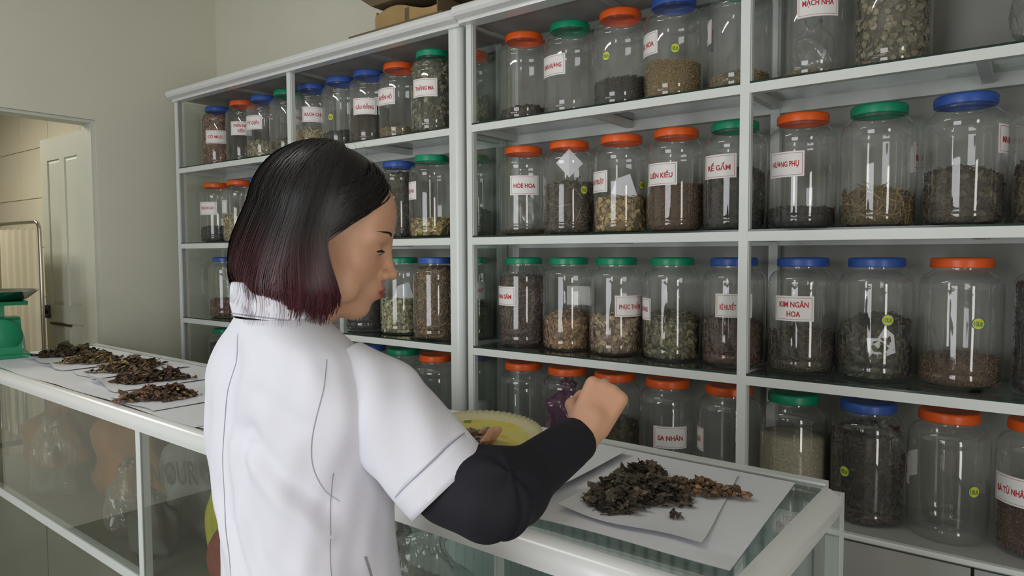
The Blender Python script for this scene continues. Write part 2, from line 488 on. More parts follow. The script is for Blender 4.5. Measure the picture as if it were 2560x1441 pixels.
wavy(-2.34, -1.97, 2.12, 2.4642, lambda t: 2.55 + .025 * math.sin(t * 5.2) - .01).build('front_side', M['card'], bx)
wavy(-2.34, -1.97, 2.36, 2.4642, lambda t: 2.57).build('back_side', M['card'], bx)
wavy(2.126, 2.36, -2.34, 2.4642, lambda t: 2.56, along='y').build('end_side', M['card'], bx)
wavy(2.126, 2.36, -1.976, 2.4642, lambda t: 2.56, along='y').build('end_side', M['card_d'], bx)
Sub().box(-2.155, -2.13, 2.119, 2.1199, 2.466, 2.54).build('tape', M['card_d'], bx)
b2 = thing('dark_carton', 'dark brown carton resting on the light brown carton above the shelf', 'box', (-2.17, 2.24, 2.575))
m_ = Sub().prism([(-2.42, 2.68), (-2.40, 2.62), (-2.33, 2.5755), (-1.93, 2.5755), (-1.90, 2.60), (-1.90, 2.86), (-2.42, 2.86)], 'y', 2.09, 2.39)
m_.build('body', M['card_d'], b2)
Sub().box(-2.425, -1.895, 2.085, 2.395, 2.86, 2.868).build('flap', M['card'], b2)

# ------------------------------------------------------------------ glass counter
CT = thing('display_counter', 'long white aluminium glass display counter covered with paper sheets', 'counter', (-0.315, 0.949, 0), R_(-1.3))
CL = 3.86
def cbx(name, m, x0, x1, y0, y1, z0, z1, parent=None):
    return MB().box(x0, x1, y0, y1, z0, z1).build(name, M[m], parent or CT)
r = 0.035
arcp = [(r - r * math.sin(R_(a)), 1.0 - r + r * math.cos(R_(a))) for a in range(0, 91, 9)]     # (y,z) top-inner -> outer-low
prof = arcp + [(0.0, 0.952), (r, 0.952)]
def smooth_prism(poly, axis, a, b, keep):
    m = MB()
    n = len(poly)
    P = (lambda p, t: (t, p[0], p[1])) if axis == 'x' else (lambda p, t: (-p[0], t, p[1]))
    v = [P(p, a) for p in poly] + [P(p, b) for p in poly]
    m.add(v, [(i, i + 1, n + i + 1, n + i) for i in range(keep)], None, True)
    m.add(v, [(i, (i + 1) % n, n + (i + 1) % n, n + i) for i in range(keep, n)] + [tuple(range(n - 1, -1, -1)), tuple(range(n, 2 * n))], None, False)
    return m
smooth_prism(prof, 'x', -CL, -r, len(arcp) - 1).build('front_rail', M['rail'], CT)
smooth_prism(prof, 'y', r, 0.60, len(arcp) - 1).build('end_rail', M['rail'], CT)
cm = MB(); pts = []
for j in range(11):
    th = R_(9 * j)
    for i in range(11):
        ph = R_(9 * i)
        pts.append((-r + r * math.sin(th) * math.sin(ph), r - r * math.sin(th) * math.cos(ph), 1.0 - r + r * math.cos(th)))
cm.grid(pts, 11, 11)
cm.prism([(-r, 0.0), (-r + r * .38, .0027), (-r + r * .71, .0102), (-r + r * .92, .0216), (0, r), (-r, r)], 'z', 0.952, 0.965)
cm.build('corner_cap', M['rail'], CT)
# far end of the end rail is closed by a rounded plate
cbx('back_rail', 'alu', -CL, -0.036, 0.612, 0.640, 0.984, 1.003)
cbx('back_channel', 'alu_d', -CL, -0.036, 0.606, 0.6115, 0.985, 0.9985)
cbx('glass_top', 'glass', -CL, -0.0365, 0.0355, 0.6055, 0.990, 0.997)
# uprights
mull = [(-3.86, -3.83), (-1.905, -1.875), (-0.033, -0.003)]
for a, b in mull:
    cbx('front_post', 'alu', a, b, 0.002, 0.03, 0.0, 0.952)
    cbx('back_post', 'alu', a, b, 0.605, 0.637, 0.0, 0.984)
cbx('thin_post', 'alu', -0.458, -0.449, 0.012, 0.03, 0.484, 0.952)
cbx('front_low_rail', 'alu', -3.83, -1.905, 0.0, 0.03, 0.452, 0.484)
cbx('front_low_rail', 'alu', -1.875, -0.033, 0.0, 0.03, 0.452, 0.484)
cbx('end_low_rail', 'alu', -0.031, -0.001, 0.031, 0.604, 0.452, 0.484)
for a, b in ((-3.83, -1.905), (-1.875, -0.459), (-0.448, -0.033)):
    cbx('front_pane', 'glass', a, b, 0.004, 0.009, 0.484, 0.952)
cbx('end_pane', 'glass', -0.009, -0.004, 0.031, 0.604, 0.484, 0.952)
for a, b in ((-3.83, -2.72), (-2.712, -1.905), (-1.875, -0.96), (-0.952, -0.033)):
    cbx('low_panel', 'lowpanel', a, b, 0.006, 0.014, 0.06, 0.452)
cbx('low_end_panel', 'lowpanel', -0.014, -0.006, 0.031, 0.604, 0.06, 0.452)
cbx('inner_floor', 'lowpanel', -3.83, -0.033, 0.031, 0.60, 0.455, 0.475)
cbx('plinth', 'lowpanel', -3.85, -0.02, 0.03, 0.60, 0.0, 0.06)
# ribbed sliding sheets closing the back
def ribbed(x0, x1, y):
    m = MB(); n = int((x1 - x0) / 0.006); pts = []
    for z in (0.476, 0.984):
        for i in range(n + 1):
            x = x0 + (x1 - x0) * i / n
            pts.append((x, y + 0.0035 * math.sin(x * 2 * math.pi / 0.036), z))
    return m.grid(pts, n + 1, 2)
ribbed(-1.30, -0.05, 0.596).build('ribbed_sheet', M['ribbed'], CT)
ribbed(-2.6, -1.36, 0.588).build('ribbed_sheet', M['sack_g'], CT)
ribbed(-3.8, -2.66, 0.596).build('ribbed_sheet', M['sack_g'], CT)
# ------------------------------------------------------------------ jars
# rows: z of the surface the jars stand on
ZROW = {1: 2.0095, 2: 1.5675, 3: 1.1275, 4: 0.7005}
JR, JH = 0.101, 0.354
body_prof = [(0.0005, 0.006), (0.07, 0.006), (0.082, 0.001), (0.092, 0.004), (0.098, 0.014), (0.1, 0.026), (0.1002, 0.034), (0.0982, 0.038), (0.1002, 0.043), (0.101, 0.055), (0.101, 0.16), (0.101, 0.258),
             (0.0992, 0.264), (0.101, 0.270), (0.1, 0.282), (0.0955, 0.296), (0.087, 0.307), (0.077, 0.3135), (0.0705, 0.317), (0.0698, 0.322), (0.0698, 0.331)]
BODY = MB().lathe(body_prof, 48).mesh('jar_body', M['pet'])
def lid_mesh(m):
    mb = MB(); n = 96
    prof = [(0.0705, 0.326), (0.0752, 0.326), (0.0758, 0.329), (0.0758, 0.346), (0.0745, 0.351), (0.071, 0.3535), (0.060, 0.354), (0.058, 0.3525), (0.0005, 0.3525)]
    v = []; f = []
    for j, (r, z) in enumerate(prof):
        for i in range(n):
            a = 2 * math.pi * i / n
            rr = r - (0.0008 if (i % 2 and 2 <= j <= 3) else 0)
            v.append((rr * math.cos(a), rr * math.sin(a), z))
    for j in range(len(prof) - 1):
        for i in range(n):
            k = (i + 1) % n
            f.append((j * n + i, j * n + k, (j + 1) * n + k, (j + 1) * n + i))
    mb.add(v, f, None, True)
    return mb.mesh('jar_lid', m)
LID = {'orange': lid_mesh(M['orange']), 'green': lid_mesh(M['green']), 'blue': lid_mesh(M['blue'])}

# ---- lettering (curved onto the jar)
def text_shapes(texts, size=1.0, bold=0.026):
    objs = []
    for t in texts:
        c = bpy.data.curves.new('t', 'FONT')
        c.body = t; c.size = size; c.align_x = 'CENTER'; c.align_y = 'CENTER'
        c.offset = bold; c.resolution_u = 3; c.space_line = 1.25
        o = bpy.data.objects.new('t', c); COL.objects.link(o); objs.append(o)
    bpy.context.view_layer.update()
    dg = bpy.context.evaluated_depsgraph_get()
    res = {}
    for t, o in zip(texts, objs):
        ev = o.evaluated_get(dg); me = ev.to_mesh()
        v = np.array([tuple(p.co) for p in me.vertices], float).reshape(-1, 3)
        f = [tuple(p.vertices) for p in me.polygons]
        ev.to_mesh_clear()
        res[t] = (v, f)
    for o in objs:
        c = o.data; bpy.data.objects.remove(o); bpy.data.curves.remove(c)
    return res

# name, X, row, lid, content, fill height, label (text, angle, z), sticker (angle, z), extra
A, B, Lb = 'middle bay', 'right bay', 'left unit'
JARS = [
 (A, -1.640, 1, 'orange', ('chip', 'dark brown chips'), .058, None, None, None),
 (A, -1.425, 1, 'green', None, 0, ('ĐÀN HƯƠNG', -43, .185), None, None),
 (A, -1.210, 1, 'orange', ('grain', 'dark grey seeds'), .110, None, (-29, .18), None),
 (A, -1.005, 1, 'blue', ('grain', 'golden grains'), .140, ('CÚC HOA', -64, .195), (3, .165), None),
 (A, -0.775, 1, 'green', ('grain', 'tan grains'), .055, ('Ý DĨ', -92, .20), None, None),
 (A, -1.645, 2, 'orange', ('grain', 'brown dust'), .022, ('HÒE HOA', 2, .195), None, 'film'),
 (A, -1.428, 2, 'orange', ('root', 'dark tangled roots'), .180, None, (33, .165), 'diamond'),
 (A, -1.204, 2, 'orange', ('slice', 'yellowish slices'), .125, ('BẠCH TRUẬT', -62, .185), (46, .17), 'note'),
 (A, -0.992, 2, 'orange', ('grain', 'reddish brown pods'), .165, ('LIÊN KIỀU', -31, .195), None, None),
 (A, -0.787, 2, 'green', ('chip', 'blackish bark'), .190, ('RẾ GẤM', -30, .205), None, None),
 (A, -1.647, 3, 'green', ('twig', 'purplish brown twigs'), .265, ('ĐAN SÂM', -53, .20), None, None),
 (A, -1.432, 3, 'green', ('chip', 'tan chips'), .132, (None, 150, .20), None, None),
 (A, -1.222, 3, 'green', ('slice', 'pale chunky slices'), .138, ('PHỤC THẦN', 30, .18), None, None),
 (A, -1.003, 3, 'green', ('chip', 'dark green stems with pale flecks'), .150, ('MỘC HƯƠNG', -78, .175), None, None),
 (A, -0.785, 3, 'blue', ('chip', 'reddish brown shavings'), .150, ('KÊ HUYẾT ĐẰNG', 0, .20), None, None),
 (A, -1.650, 4, 'orange', ('grain', 'brown dust'), .03, None, None, None),
 (A, -1.436, 4, 'orange', ('chip', 'brown bits and purple bag'), .085, None, None, 'purple'),
 (A, -1.228, 4, 'orange', ('chip', 'dark olive leaves'), .170, None, None, None),
 (A, -1.017, 4, 'orange', None, 0, ('SA NHÂN', 6, .165), None, None),
 (A, -0.797, 4, 'orange', None, 0, ('THẢO QUẢ', -84, .175), None, None),
 (B, -0.550, 1, 'green', ('grain', 'tan grains'), .030, ('MẠCH NHA', 7, .215), None, 'film'),
 (B, -0.335, 1, 'blue', ('slice', 'grey green flakes'), .300, ('THẠCH VĨ', 50, .235), None, None),
 (B, -0.575, 2, 'orange', ('slice', 'black wrinkled slices'), .060, ('HƯƠNG PHỤ', -30, .195), None, None),
 (B, -0.364, 2, 'green', ('twig', 'olive yellow twigs'), .095, ('NGƯU TẤT', 92, .20), None, None),
 (B, -0.153, 2, 'blue', ('chip', 'dark brown leaves'), .145, ('MA HOÀNG', 80, .225), None, None),
 (B, 0.055, 2, 'blue', ('chip', 'brown pieces'), .165, None, None, None),
 (B, -0.568, 3, 'blue', ('twig', 'dark dried flowers'), .115, ('KIM NGÂN\nHOA', -14.5, .20), None, None),
 (B, -0.362, 3, 'blue', ('chip', 'black and olive leaves'), .170, None, (18, .178), 'scrap'),
 (B, -0.151, 3, 'orange', ('grain', 'fine brown seeds'), .078, None, (23.6, .18), None),
 (B, 0.064, 3, 'blue', ('chip', 'near black leaves'), .285, None, None, None),
 (B, -0.590, 4, 'green', ('powder', 'beige powder'), .225, None, None, None),
 (B, -0.376, 4, 'blue', ('chip', 'very dark leaves'), .265, None, (-35, .154), 'film2'),
 (B, -0.170, 4, 'orange', None, 0, ('Ô DƯỢC', -98, .175), (37, .153), None),
 (B, 0.038, 4, 'orange', ('grain', 'reddish brown seeds'), .130, ('BÁ TỬ NHÂN', -37, .175), None, None),
 (Lb, -3.876, 1, 'blue', ('chip', 'reddish brown flakes'), .300, ('CỎ MỰC', -13, .17), None, None),
 (Lb, -3.615, 1, 'orange', ('grain', 'dark grey seeds'), .190, ('THIÊN NIÊN\nKIỆN', -10, .19), None, None),
 (Lb, -3.410, 1, 'blue', ('slice', 'pale slices'), .100, ('TỲ GIẢI', -42, .20), None, None),
 (Lb, -3.195, 1, 'green', ('chip', 'olive chips'), .085, ('THƯỜNG SƠN', 28, .205), None, None),
 (Lb, -2.985, 1, 'blue', ('twig', 'white sticks'), .105, ('BẠCH CHỈ', 0, .19), None, None),
 (Lb, -2.757, 1, 'blue', ('slice', 'black pieces'), .085, None, (-33, .15), None),
 (Lb, -2.553, 1, 'blue', ('grain', 'dark brown hooks'), .180, ('CÂU ĐẰNG', -15, .175), None, None),
 (Lb, -2.345, 1, 'orange', ('grain', 'tan grains'), .060, ('HUYỀN HỒ', -47, .195), None, None),
 (Lb, -2.087, 1, 'green', ('slice', 'grey green curled slices'), .300, ('THĂNG MA', -25, .185), None, None),
 (Lb, -3.918, 2, 'orange', ('slice', 'black slices'), .085, ('THẠCH CAO', -35, .20), None, None),
 (Lb, -3.668, 2, 'orange', ('slice', 'pale yellow lumps'), .150, (None, -80, .20), None, None),
 (Lb, -3.434, 2, 'blue', ('grain', 'dark red berries'), .140, ('KỶ TỬ', -20, .20), None, None),
 (Lb, -2.360, 2, 'blue', ('chip', 'dark brown shreds'), .295, None, None, None),
 (Lb, -2.103, 2, 'green', ('slice', 'yellow slices'), .075, ('HOÀI SƠN', -75, .20), None, None),
 (Lb, -3.838, 3, 'blue', ('slice', 'reddish brown knobs'), .100, (None, 160, .25), None, None),
 (Lb, -3.610, 3, 'blue', ('slice', 'cream lumps'), .050, None, None, None),
 (Lb, -2.600, 3, 'blue', ('chip', 'blackish pieces'), .180, None, None, None),
 (Lb, -2.352, 3, 'green', ('slice', 'pale green sticks and slices'), .155, None, None, 'note'),
 (Lb, -2.085, 3, 'blue', ('twig', 'brown twigs'), .300, None, None, None),
 (Lb, -3.856, 4, 'green', ('chip', 'black shreds'), .270, (None, -20, .10), None, None),
 (Lb, -2.575, 4, 'blue', None, 0, None, None, None),
 (Lb, -2.345, 4, 'green', None, 0, None, None, None),
 (Lb, -2.086, 4, 'orange', ('grain', 'dark seeds'), .05, None, None, None),
]
# jars standing deeper, by the right end of the left unit (seen through the glass ends)
BACKROW = [
 (Lb, -1.945, 1, 'orange', ('slice', 'greenish white flakes'), .160, None, None, None),
 (Lb, -1.945, 2, 'green', ('chip', 'grey pieces'), .110, ('ĐỘC HOẠT', -30, .20), None, None),
 (Lb, -1.945, 3, 'green', ('chip', 'olive green leaves'), .140, ('KHƯƠNG HOẠT', -5, .21), None, None),
 (Lb, -1.945, 4, 'blue', None, 0, (None, 20, .12), None, None),
]
HC = {  # content colours (linear), light / dark
 'dark brown chips': ((.10, .06, .04), (.03, .02, .015)), 'dark grey seeds': ((.10, .095, .08), (.04, .038, .03)),
 'golden grains': ((.45, .31, .12), (.26, .17, .06)), 'tan grains': ((.40, .30, .15), (.24, .18, .09)), 'brown dust': ((.16, .10, .045), (.08, .05, .02)),
 'dark tangled roots': ((.22, .16, .10), (.05, .035, .025)), 'yellowish slices': ((.62, .46, .20), (.22, .14, .06)), 'reddish brown pods': ((.25, .13, .06), (.10, .05, .025)),
 'blackish bark': ((.06, .05, .04), (.02, .018, .015)), 'purplish brown twigs': ((.22, .13, .10), (.06, .035, .03)), 'tan chips': ((.46, .28, .12), (.20, .11, .05)),
 'pale chunky slices': ((.58, .45, .28), (.20, .13, .08)), 'dark green stems with pale flecks': ((.36, .32, .16), (.05, .055, .03)), 'reddish brown shavings': ((.20, .10, .065), (.07, .035, .025)),
 'brown bits and purple bag': ((.25, .17, .09), (.08, .05, .03)), 'dark olive leaves': ((.13, .11, .06), (.04, .035, .02)), 'grey green flakes': ((.36, .31, .20), (.10, .085, .055)),
 'black wrinkled slices': ((.035, .03, .028), (.012, .011, .011)), 'olive yellow twigs': ((.36, .24, .08), (.11, .075, .03)), 'dark brown leaves': ((.12, .085, .05), (.035, .025, .018)),
 'brown pieces': ((.20, .13, .07), (.06, .04, .025)), 'dark dried flowers': ((.15, .11, .06), (.035, .028, .02)), 'black and olive leaves': ((.13, .12, .07), (.02, .02, .016)),
 'fine brown seeds': ((.26, .14, .065), (.09, .05, .03)), 'near black leaves': ((.05, .04, .04), (.015, .012, .012)), 'beige powder': ((.34, .31, .22), (.30, .27, .19)),
 'very dark leaves': ((.08, .055, .035), (.02, .015, .012)), 'reddish brown seeds': ((.20, .09, .05), (.07, .03, .02)), 'reddish brown flakes': ((.34, .19, .11), (.12, .065, .04)),
 'pale slices': ((.46, .40, .26), (.20, .17, .11)), 'olive chips': ((.20, .17, .09), (.07, .06, .035)), 'white sticks': ((.78, .68, .46), (.42, .34, .20)), 'black pieces': ((.035, .035, .035), (.012, .012, .012)),
 'dark brown hooks': ((.11, .075, .05), (.04, .03, .02)), 'grey green curled slices': ((.30, .29, .18), (.06, .06, .04)), 'black slices': ((.03, .033, .035), (.01, .012, .012)),
 'pale yellow lumps': ((.62, .52, .30), (.34, .27, .15)), 'dark red berries': ((.16, .03, .03), (.06, .012, .015)), 'dark brown shreds': ((.11, .085, .05), (.03, .025, .016)), 'yellow slices': ((.62, .50, .20), (.22, .16, .06)),
 'reddish brown knobs': ((.28, .12, .08), (.09, .04, .03)), 'cream lumps': ((.62, .54, .34), (.40, .33, .2)), 'blackish pieces': ((.05, .035, .035), (.018, .013, .013)), 'pale green sticks and slices': ((.62, .58, .32), (.20, .19, .11)),
 'brown twigs': ((.40, .25, .11), (.09, .055, .03)), 'black shreds': ((.06, .055, .045), (.02, .02, .016)), 'dark seeds': ((.06, .06, .06), (.02, .02, .02)), 'greenish white flakes': ((.42, .46, .32), (.18, .20, .13)),
 'grey pieces': ((.14, .14, .12), (.05, .05, .045)), 'olive green leaves': ((.16, .17, .07), (.05, .05, .025)),
}
def frame_from(n, rng, tilt):
    n = Vector(n)
    n = (n + Vector((rng.uniform(-1, 1), rng.uniform(-1, 1), rng.uniform(-1, 1))) * tilt).normalized()
    a = n.cross(Vector((rng.uniform(-1, 1), rng.uniform(-1, 1), rng.uniform(-1, 1))))
    if a.length < 1e-3: a = n.cross(Vector((1, 0, 0)))
    a.normalize()
    return a, n.cross(a), n
def piece(mb, style, p, n, s, col, rng, tilt=0.5):
    a, b, n = frame_from(n, rng, tilt)
    p = Vector(p)
    if style in ('chip', 'leaf'):
        l, w_ = s * rng.uniform(.6, 1.5), s * rng.uniform(.25, .6)
        c = n * (w_ * rng.uniform(-.5, .7))
        v = [p - a * l - b * w_ * rng.uniform(.3, 1), p - a * l * .9 + b * w_, p + c - b * w_, p + c + b * w_ * 1.1, p + a * l - b * w_ * rng.uniform(.2, 1), p + a * l * .8 + b * w_ * rng.uniform(.2, 1)]
        mb.add(v, [(0, 2, 3, 1), (2, 4, 5, 3)], col)
    elif style in ('twig', 'root'):
        l, w_ = s * rng.uniform(1.0, 2.2), s * rng.uniform(.10, .17)
        bend = b * (l * rng.uniform(-.35, .35)) + n * (l * rng.uniform(-.2, .2))
        v = []
        for k, t in enumerate((-1, 0, 1)):
            q = p + a * (l * t) + (bend if k == 1 else Vector((0, 0, 0)))
            for m in range(3):
                an = m * 2.0944
                v.append(q + (b * math.cos(an) + n * math.sin(an)) * w_)
        mb.add(v, [(0, 1, 4, 3), (1, 2, 5, 4), (2, 0, 3, 5), (3, 4, 7, 6), (4, 5, 8, 7), (5, 3, 6, 8), (2, 1, 0), (6, 7, 8)], col)
    elif style == 'grain':
        l, w_ = s * rng.uniform(.35, .6), s * rng.uniform(.22, .36)
        v = [p - a * l, p + a * l, p - b * w_, p + b * w_, p - n * w_, p + n * w_]
        mb.add(v, [(0, 2, 4), (2, 1, 4), (1, 3, 4), (3, 0, 4), (2, 0, 5), (1, 2, 5), (3, 1, 5), (0, 3, 5)], col)
    else:   # slice: irregular thin disc
        k = 6; r0 = s * rng.uniform(.5, 1.1); th = s * .09
        el = rng.uniform(.5, 1.0)
        v = []
        for sg in (-1, 1):
            for i in range(k):
                an = 2 * math.pi * i / k; rr = r0 * rng.uniform(.75, 1.1)
                v.append(p + a * rr * math.cos(an) + b * rr * el * math.sin(an) + n * (sg * th + .25 * r0 * math.cos(an) ** 2))
        f = [tuple(range(k - 1, -1, -1)), tuple(range(k, 2 * k))] + [(i, (i + 1) % k, k + (i + 1) % k, k + i) for i in range(k)]
        mb.add(v, f, col)
def mixc(c, rng):
    t = rng.random() ** 1.6
    k = rng.uniform(.85, 1.15)
    return tuple((c[1][i] + (c[0][i] - c[1][i]) * t) * k for i in range(3))
SZ = {'chip': .011, 'twig': .016, 'root': .022, 'grain': .0075, 'slice': .013, 'powder': .004}
def herb_fill(content, h, seed):
    style, key = content
    c = HC[key]
    rng = random.Random(seed)
    mb = MB(); R0 = 0.0925
    sl_ = rng.uniform(-.10, .10) if h > .04 else 0; an0 = rng.uniform(0, 6.28)
    dome = 0.28 * min(h, .1) if style in ('twig', 'chip', 'root') and h < .2 else 0.004
    def top(x, y):
        rr = math.hypot(x, y) / R0
        return h + dome * (0.55 - rr * rr) + sl_ * (x * math.cos(an0) + y * math.sin(an0))
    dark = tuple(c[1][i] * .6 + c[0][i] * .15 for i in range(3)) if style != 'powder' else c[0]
    rc = R0 - .007 if style != 'powder' else R0 + .004
    n = 28; v = []; f = []
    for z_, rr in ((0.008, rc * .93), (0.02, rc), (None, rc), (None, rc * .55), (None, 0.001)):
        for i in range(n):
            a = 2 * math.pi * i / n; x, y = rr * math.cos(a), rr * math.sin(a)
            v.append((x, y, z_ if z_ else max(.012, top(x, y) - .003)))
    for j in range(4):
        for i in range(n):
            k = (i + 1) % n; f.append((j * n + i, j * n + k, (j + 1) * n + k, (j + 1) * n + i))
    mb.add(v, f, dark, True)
    if style == 'powder':
        return mb.mesh('herbs', M['herb'], True)
    s = SZ[style]
    area_side = 2 * math.pi * R0 * h; area_top = math.pi * R0 * R0
    per = {'chip': 2.3, 'twig': 2.0, 'root': 1.3, 'grain': 1.25, 'slice': 1.9}[style] / (s * s * {'chip': 1.3, 'twig': .75, 'root': .9, 'grain': .55, 'slice': 1.7}[style])
    ns, ntp = int(area_side * per * .8), int(area_top * per * .55)
    ns = min(ns, 2600); ntp = min(ntp, 1000)
    for k in range(ns):
        a = rng.uniform(0, 6.283); rr = R0 - rng.uniform(0, .008)
        x, y = rr * math.cos(a), rr * math.sin(a)
        z = rng.uniform(.010, max(.014, top(x, y)))
        piece(mb, style, (x, y, z), (math.cos(a), math.sin(a), 0), s, mixc(c, rng), rng, .35)
    for k in range(ntp):
        a = rng.uniform(0, 6.283); rr = R0 * math.sqrt(rng.random()) * .97
        x, y = rr * math.cos(a), rr * math.sin(a)
        piece(mb, style, (x, y, top(x, y) + rng.uniform(-.002, s * .5)), (0, 0, 1), s, mixc(c, rng), rng, .6)
    # keep everything inside the jar wall
    arr = np.array(mb.v); rad = np.hypot(arr[:, 0], arr[:, 1]); lim = 0.0965
    kf = np.where(rad > lim, lim / np.maximum(rad, 1e-6), 1.0)
    arr[:, 0] *= kf; arr[:, 1] *= kf
    arr[:, 2] = np.clip(arr[:, 2], 0.0075, 0.318)
    hi = arr[:, 2] > .268
    lim2 = np.interp(arr[:, 2], [.268, .285, .3, .318], [.0965, .093, .085, .066])
    kf = np.where(hi & (np.hypot(arr[:, 0], arr[:, 1]) > lim2), lim2 / np.maximum(np.hypot(arr[:, 0], arr[:, 1]), 1e-6), 1.0)
    arr[:, 0] *= kf; arr[:, 1] *= kf
    mb.v = [tuple(p) for p in arr]
    return mb.mesh('herbs', M['herb'], True)

def curved(x, y, r_):
    """flat (x,y) metres -> point on the jar front (facing +x of the child)"""
    a = x / r_
    return (r_ * math.cos(a), r_ * math.sin(a), y)
def patch(w_, h_, r_, n=14):
    m = MB(); pts = []
    for y in (-h_ / 2, h_ / 2):
        for i in range(n + 1):
            pts.append(curved(-w_ / 2 + w_ * i / n, y, r_))
    return m.grid(pts, n + 1, 2)
LW, LH = 0.118, 0.076
LABEL = patch(LW, LH, JR + .0007).mesh('label', M['label'])
bm_ = MB()
for (x0, x1, y0, y1) in ((-LW / 2 + .005, LW / 2 - .005, LH / 2 - .0060, LH / 2 - .0050), (-LW / 2 + .005, LW / 2 - .005, -LH / 2 + .0050, -LH / 2 + .0060),
                         (-LW / 2 + .005, -LW / 2 + .006, -LH / 2 + .005, LH / 2 - .005), (LW / 2 - .006, LW / 2 - .005, -LH / 2 + .005, LH / 2 - .005)):
    n = 12 if x1 - x0 > .02 else 1
    pts = []
    for y in (y0, y1):
        for i in range(n + 1): pts.append(curved(x0 + (x1 - x0) * i / n, y, JR + .0011))
    bm_.grid(pts, n + 1, 2)
BORDER = bm_.mesh('border', M['ink'])
def disc(r0, rr, n=24):
    m = MB(); pts = [curved(0, 0, rr)] + [curved(r0 * math.cos(2 * math.pi * i / n), r0 * math.sin(2 * math.pi * i / n), rr) for i in range(n)]
    return m.add(pts, [(0, 1 + i, 1 + (i + 1) % n) for i in range(n)], None, True)
STK_B = disc(.0165, JR + .0006).mesh('sticker', M['stick_b'])
STK_Y = disc(.0145, JR + .0010).mesh('sticker_face', M['stick_y'])
texts = sorted({j[6][0] for j in JARS + BACKROW if j[6] and j[6][0]} | {'10Lít', 'N OUR'})
TS = text_shapes(texts)
def wrap_text(t, wmax, hline, r_, m, name='lettering'):
    v, f = TS[t]
    lines = t.count('\n') + 1
    v = v.copy()
    cap = 0.72                         # cap height at size 1
    s = hline / cap
    wd = (v[:, 0].max() - v[:, 0].min())
    sx = min(s * 1.0, wmax / wd)
    cx = (v[:, 0].max() + v[:, 0].min()) / 2; cy = (v[:, 1].max() + v[:, 1].min()) / 2
    pts = [curved((p[0] - cx) * sx, (p[1] - cy) * s, r_) for p in v]
    return MB().add(pts, f).mesh(name, m)
TM = {t: wrap_text(t, LW - .030, .0165, JR + .0012, M['ink']) for t in texts if t not in ('10Lít', 'N OUR')}
TM10 = wrap_text('10Lít', .022, .0125, JR + .0014, M['stick_g'])

BAG = None
def smooth01(a, b, x):
    t = min(1, max(0, (x - a) / (b - a))); return t * t * (3 - 2 * t)
def bag_mesh(m, r0, h, seed, dents=7):
    rng = random.Random(seed); n = 48; rows = 30; pts = []; q0 = rng.uniform(0, 6.28)
    ph = [(rng.uniform(0, 6.28), rng.randint(2, 7), rng.uniform(.03, .10), rng.uniform(1, 5)) for _ in range(dents)]
    for j in range(rows + 1):
        t = j / rows
        base = r0 * (.80 + .20 * smooth01(0, .12, t)) * (1 - .62 * smooth01(.62, .93, t)) * (1 + .25 * smooth01(.93, 1, t))
        gat = .10 + .9 * smooth01(.55, .95, t)
        for i in range(n):
            a = 2 * math.pi * i / n
            k = 1 + sum(q[2] * math.sin(q[1] * a + q[0] + q[3] * t * 2.5) for q in ph) * .75 + .10 * gat * math.sin(11 * a + q0)
            sq = (abs(math.cos(a)) ** 4 + abs(math.sin(a)) ** 4) ** -.25
            k *= 1 + (sq - 1) * .7 * (1 - smooth01(.5, .9, t))
            pts.append((base * k * math.cos(a), base * k * math.sin(a), h * t + .02 * math.sin(2 * a + q0) * smooth01(.5, 1, t)))
    m_ = MB().grid(pts, n, rows + 1, True)
    m_.f.append(tuple(range(n - 1, -1, -1))); m_.smooth.append(True)
    m_.f.append(tuple(rows * n + i for i in range(n))); m_.smooth.append(True)
    return m_.mesh('plastic_bag', m)
FILM = bag_mesh(M['bagfilm'], .055, .15, 3)
FILM2 = bag_mesh(M['bagfilm'], .060, .13, 9)
PURPLE = bag_mesh(M['bagpurple'], .075, .21, 5)
def note(kind):
    m = MB()
    if kind == 'diamond':
        q = [(0, 0, -.052), (.0, .052, 0), (0, 0, .055), (0, -.05, .004)]
    elif kind == 'note':
        q = [(0, -.045, -.03), (0, .05, -.045), (0, .02, .04), (0, -.03, .022)]
    else:
        q = [(0, -.03, -.05), (0, .035, -.02), (0, .03, .03), (0, .005, .052), (0, -.012, .02), (0, -.04, .02)]
    k = len(q)
    v = [(p[0] - .35 * p[1] * p[1] / .1, p[1], p[2]) for p in q] + [(p[0] - .35 * p[1] * p[1] / .1 - .0012, p[1], p[2]) for p in q]
    return m.add(v, [tuple(range(k)), tuple(range(2 * k - 1, k - 1, -1))] + [(i, (i + 1) % k, k + (i + 1) % k, k + i) for i in range(k)]).mesh('paper_note', M['paper'])
NOTE = {k: note(k) for k in ('diamond', 'note', 'scrap')}

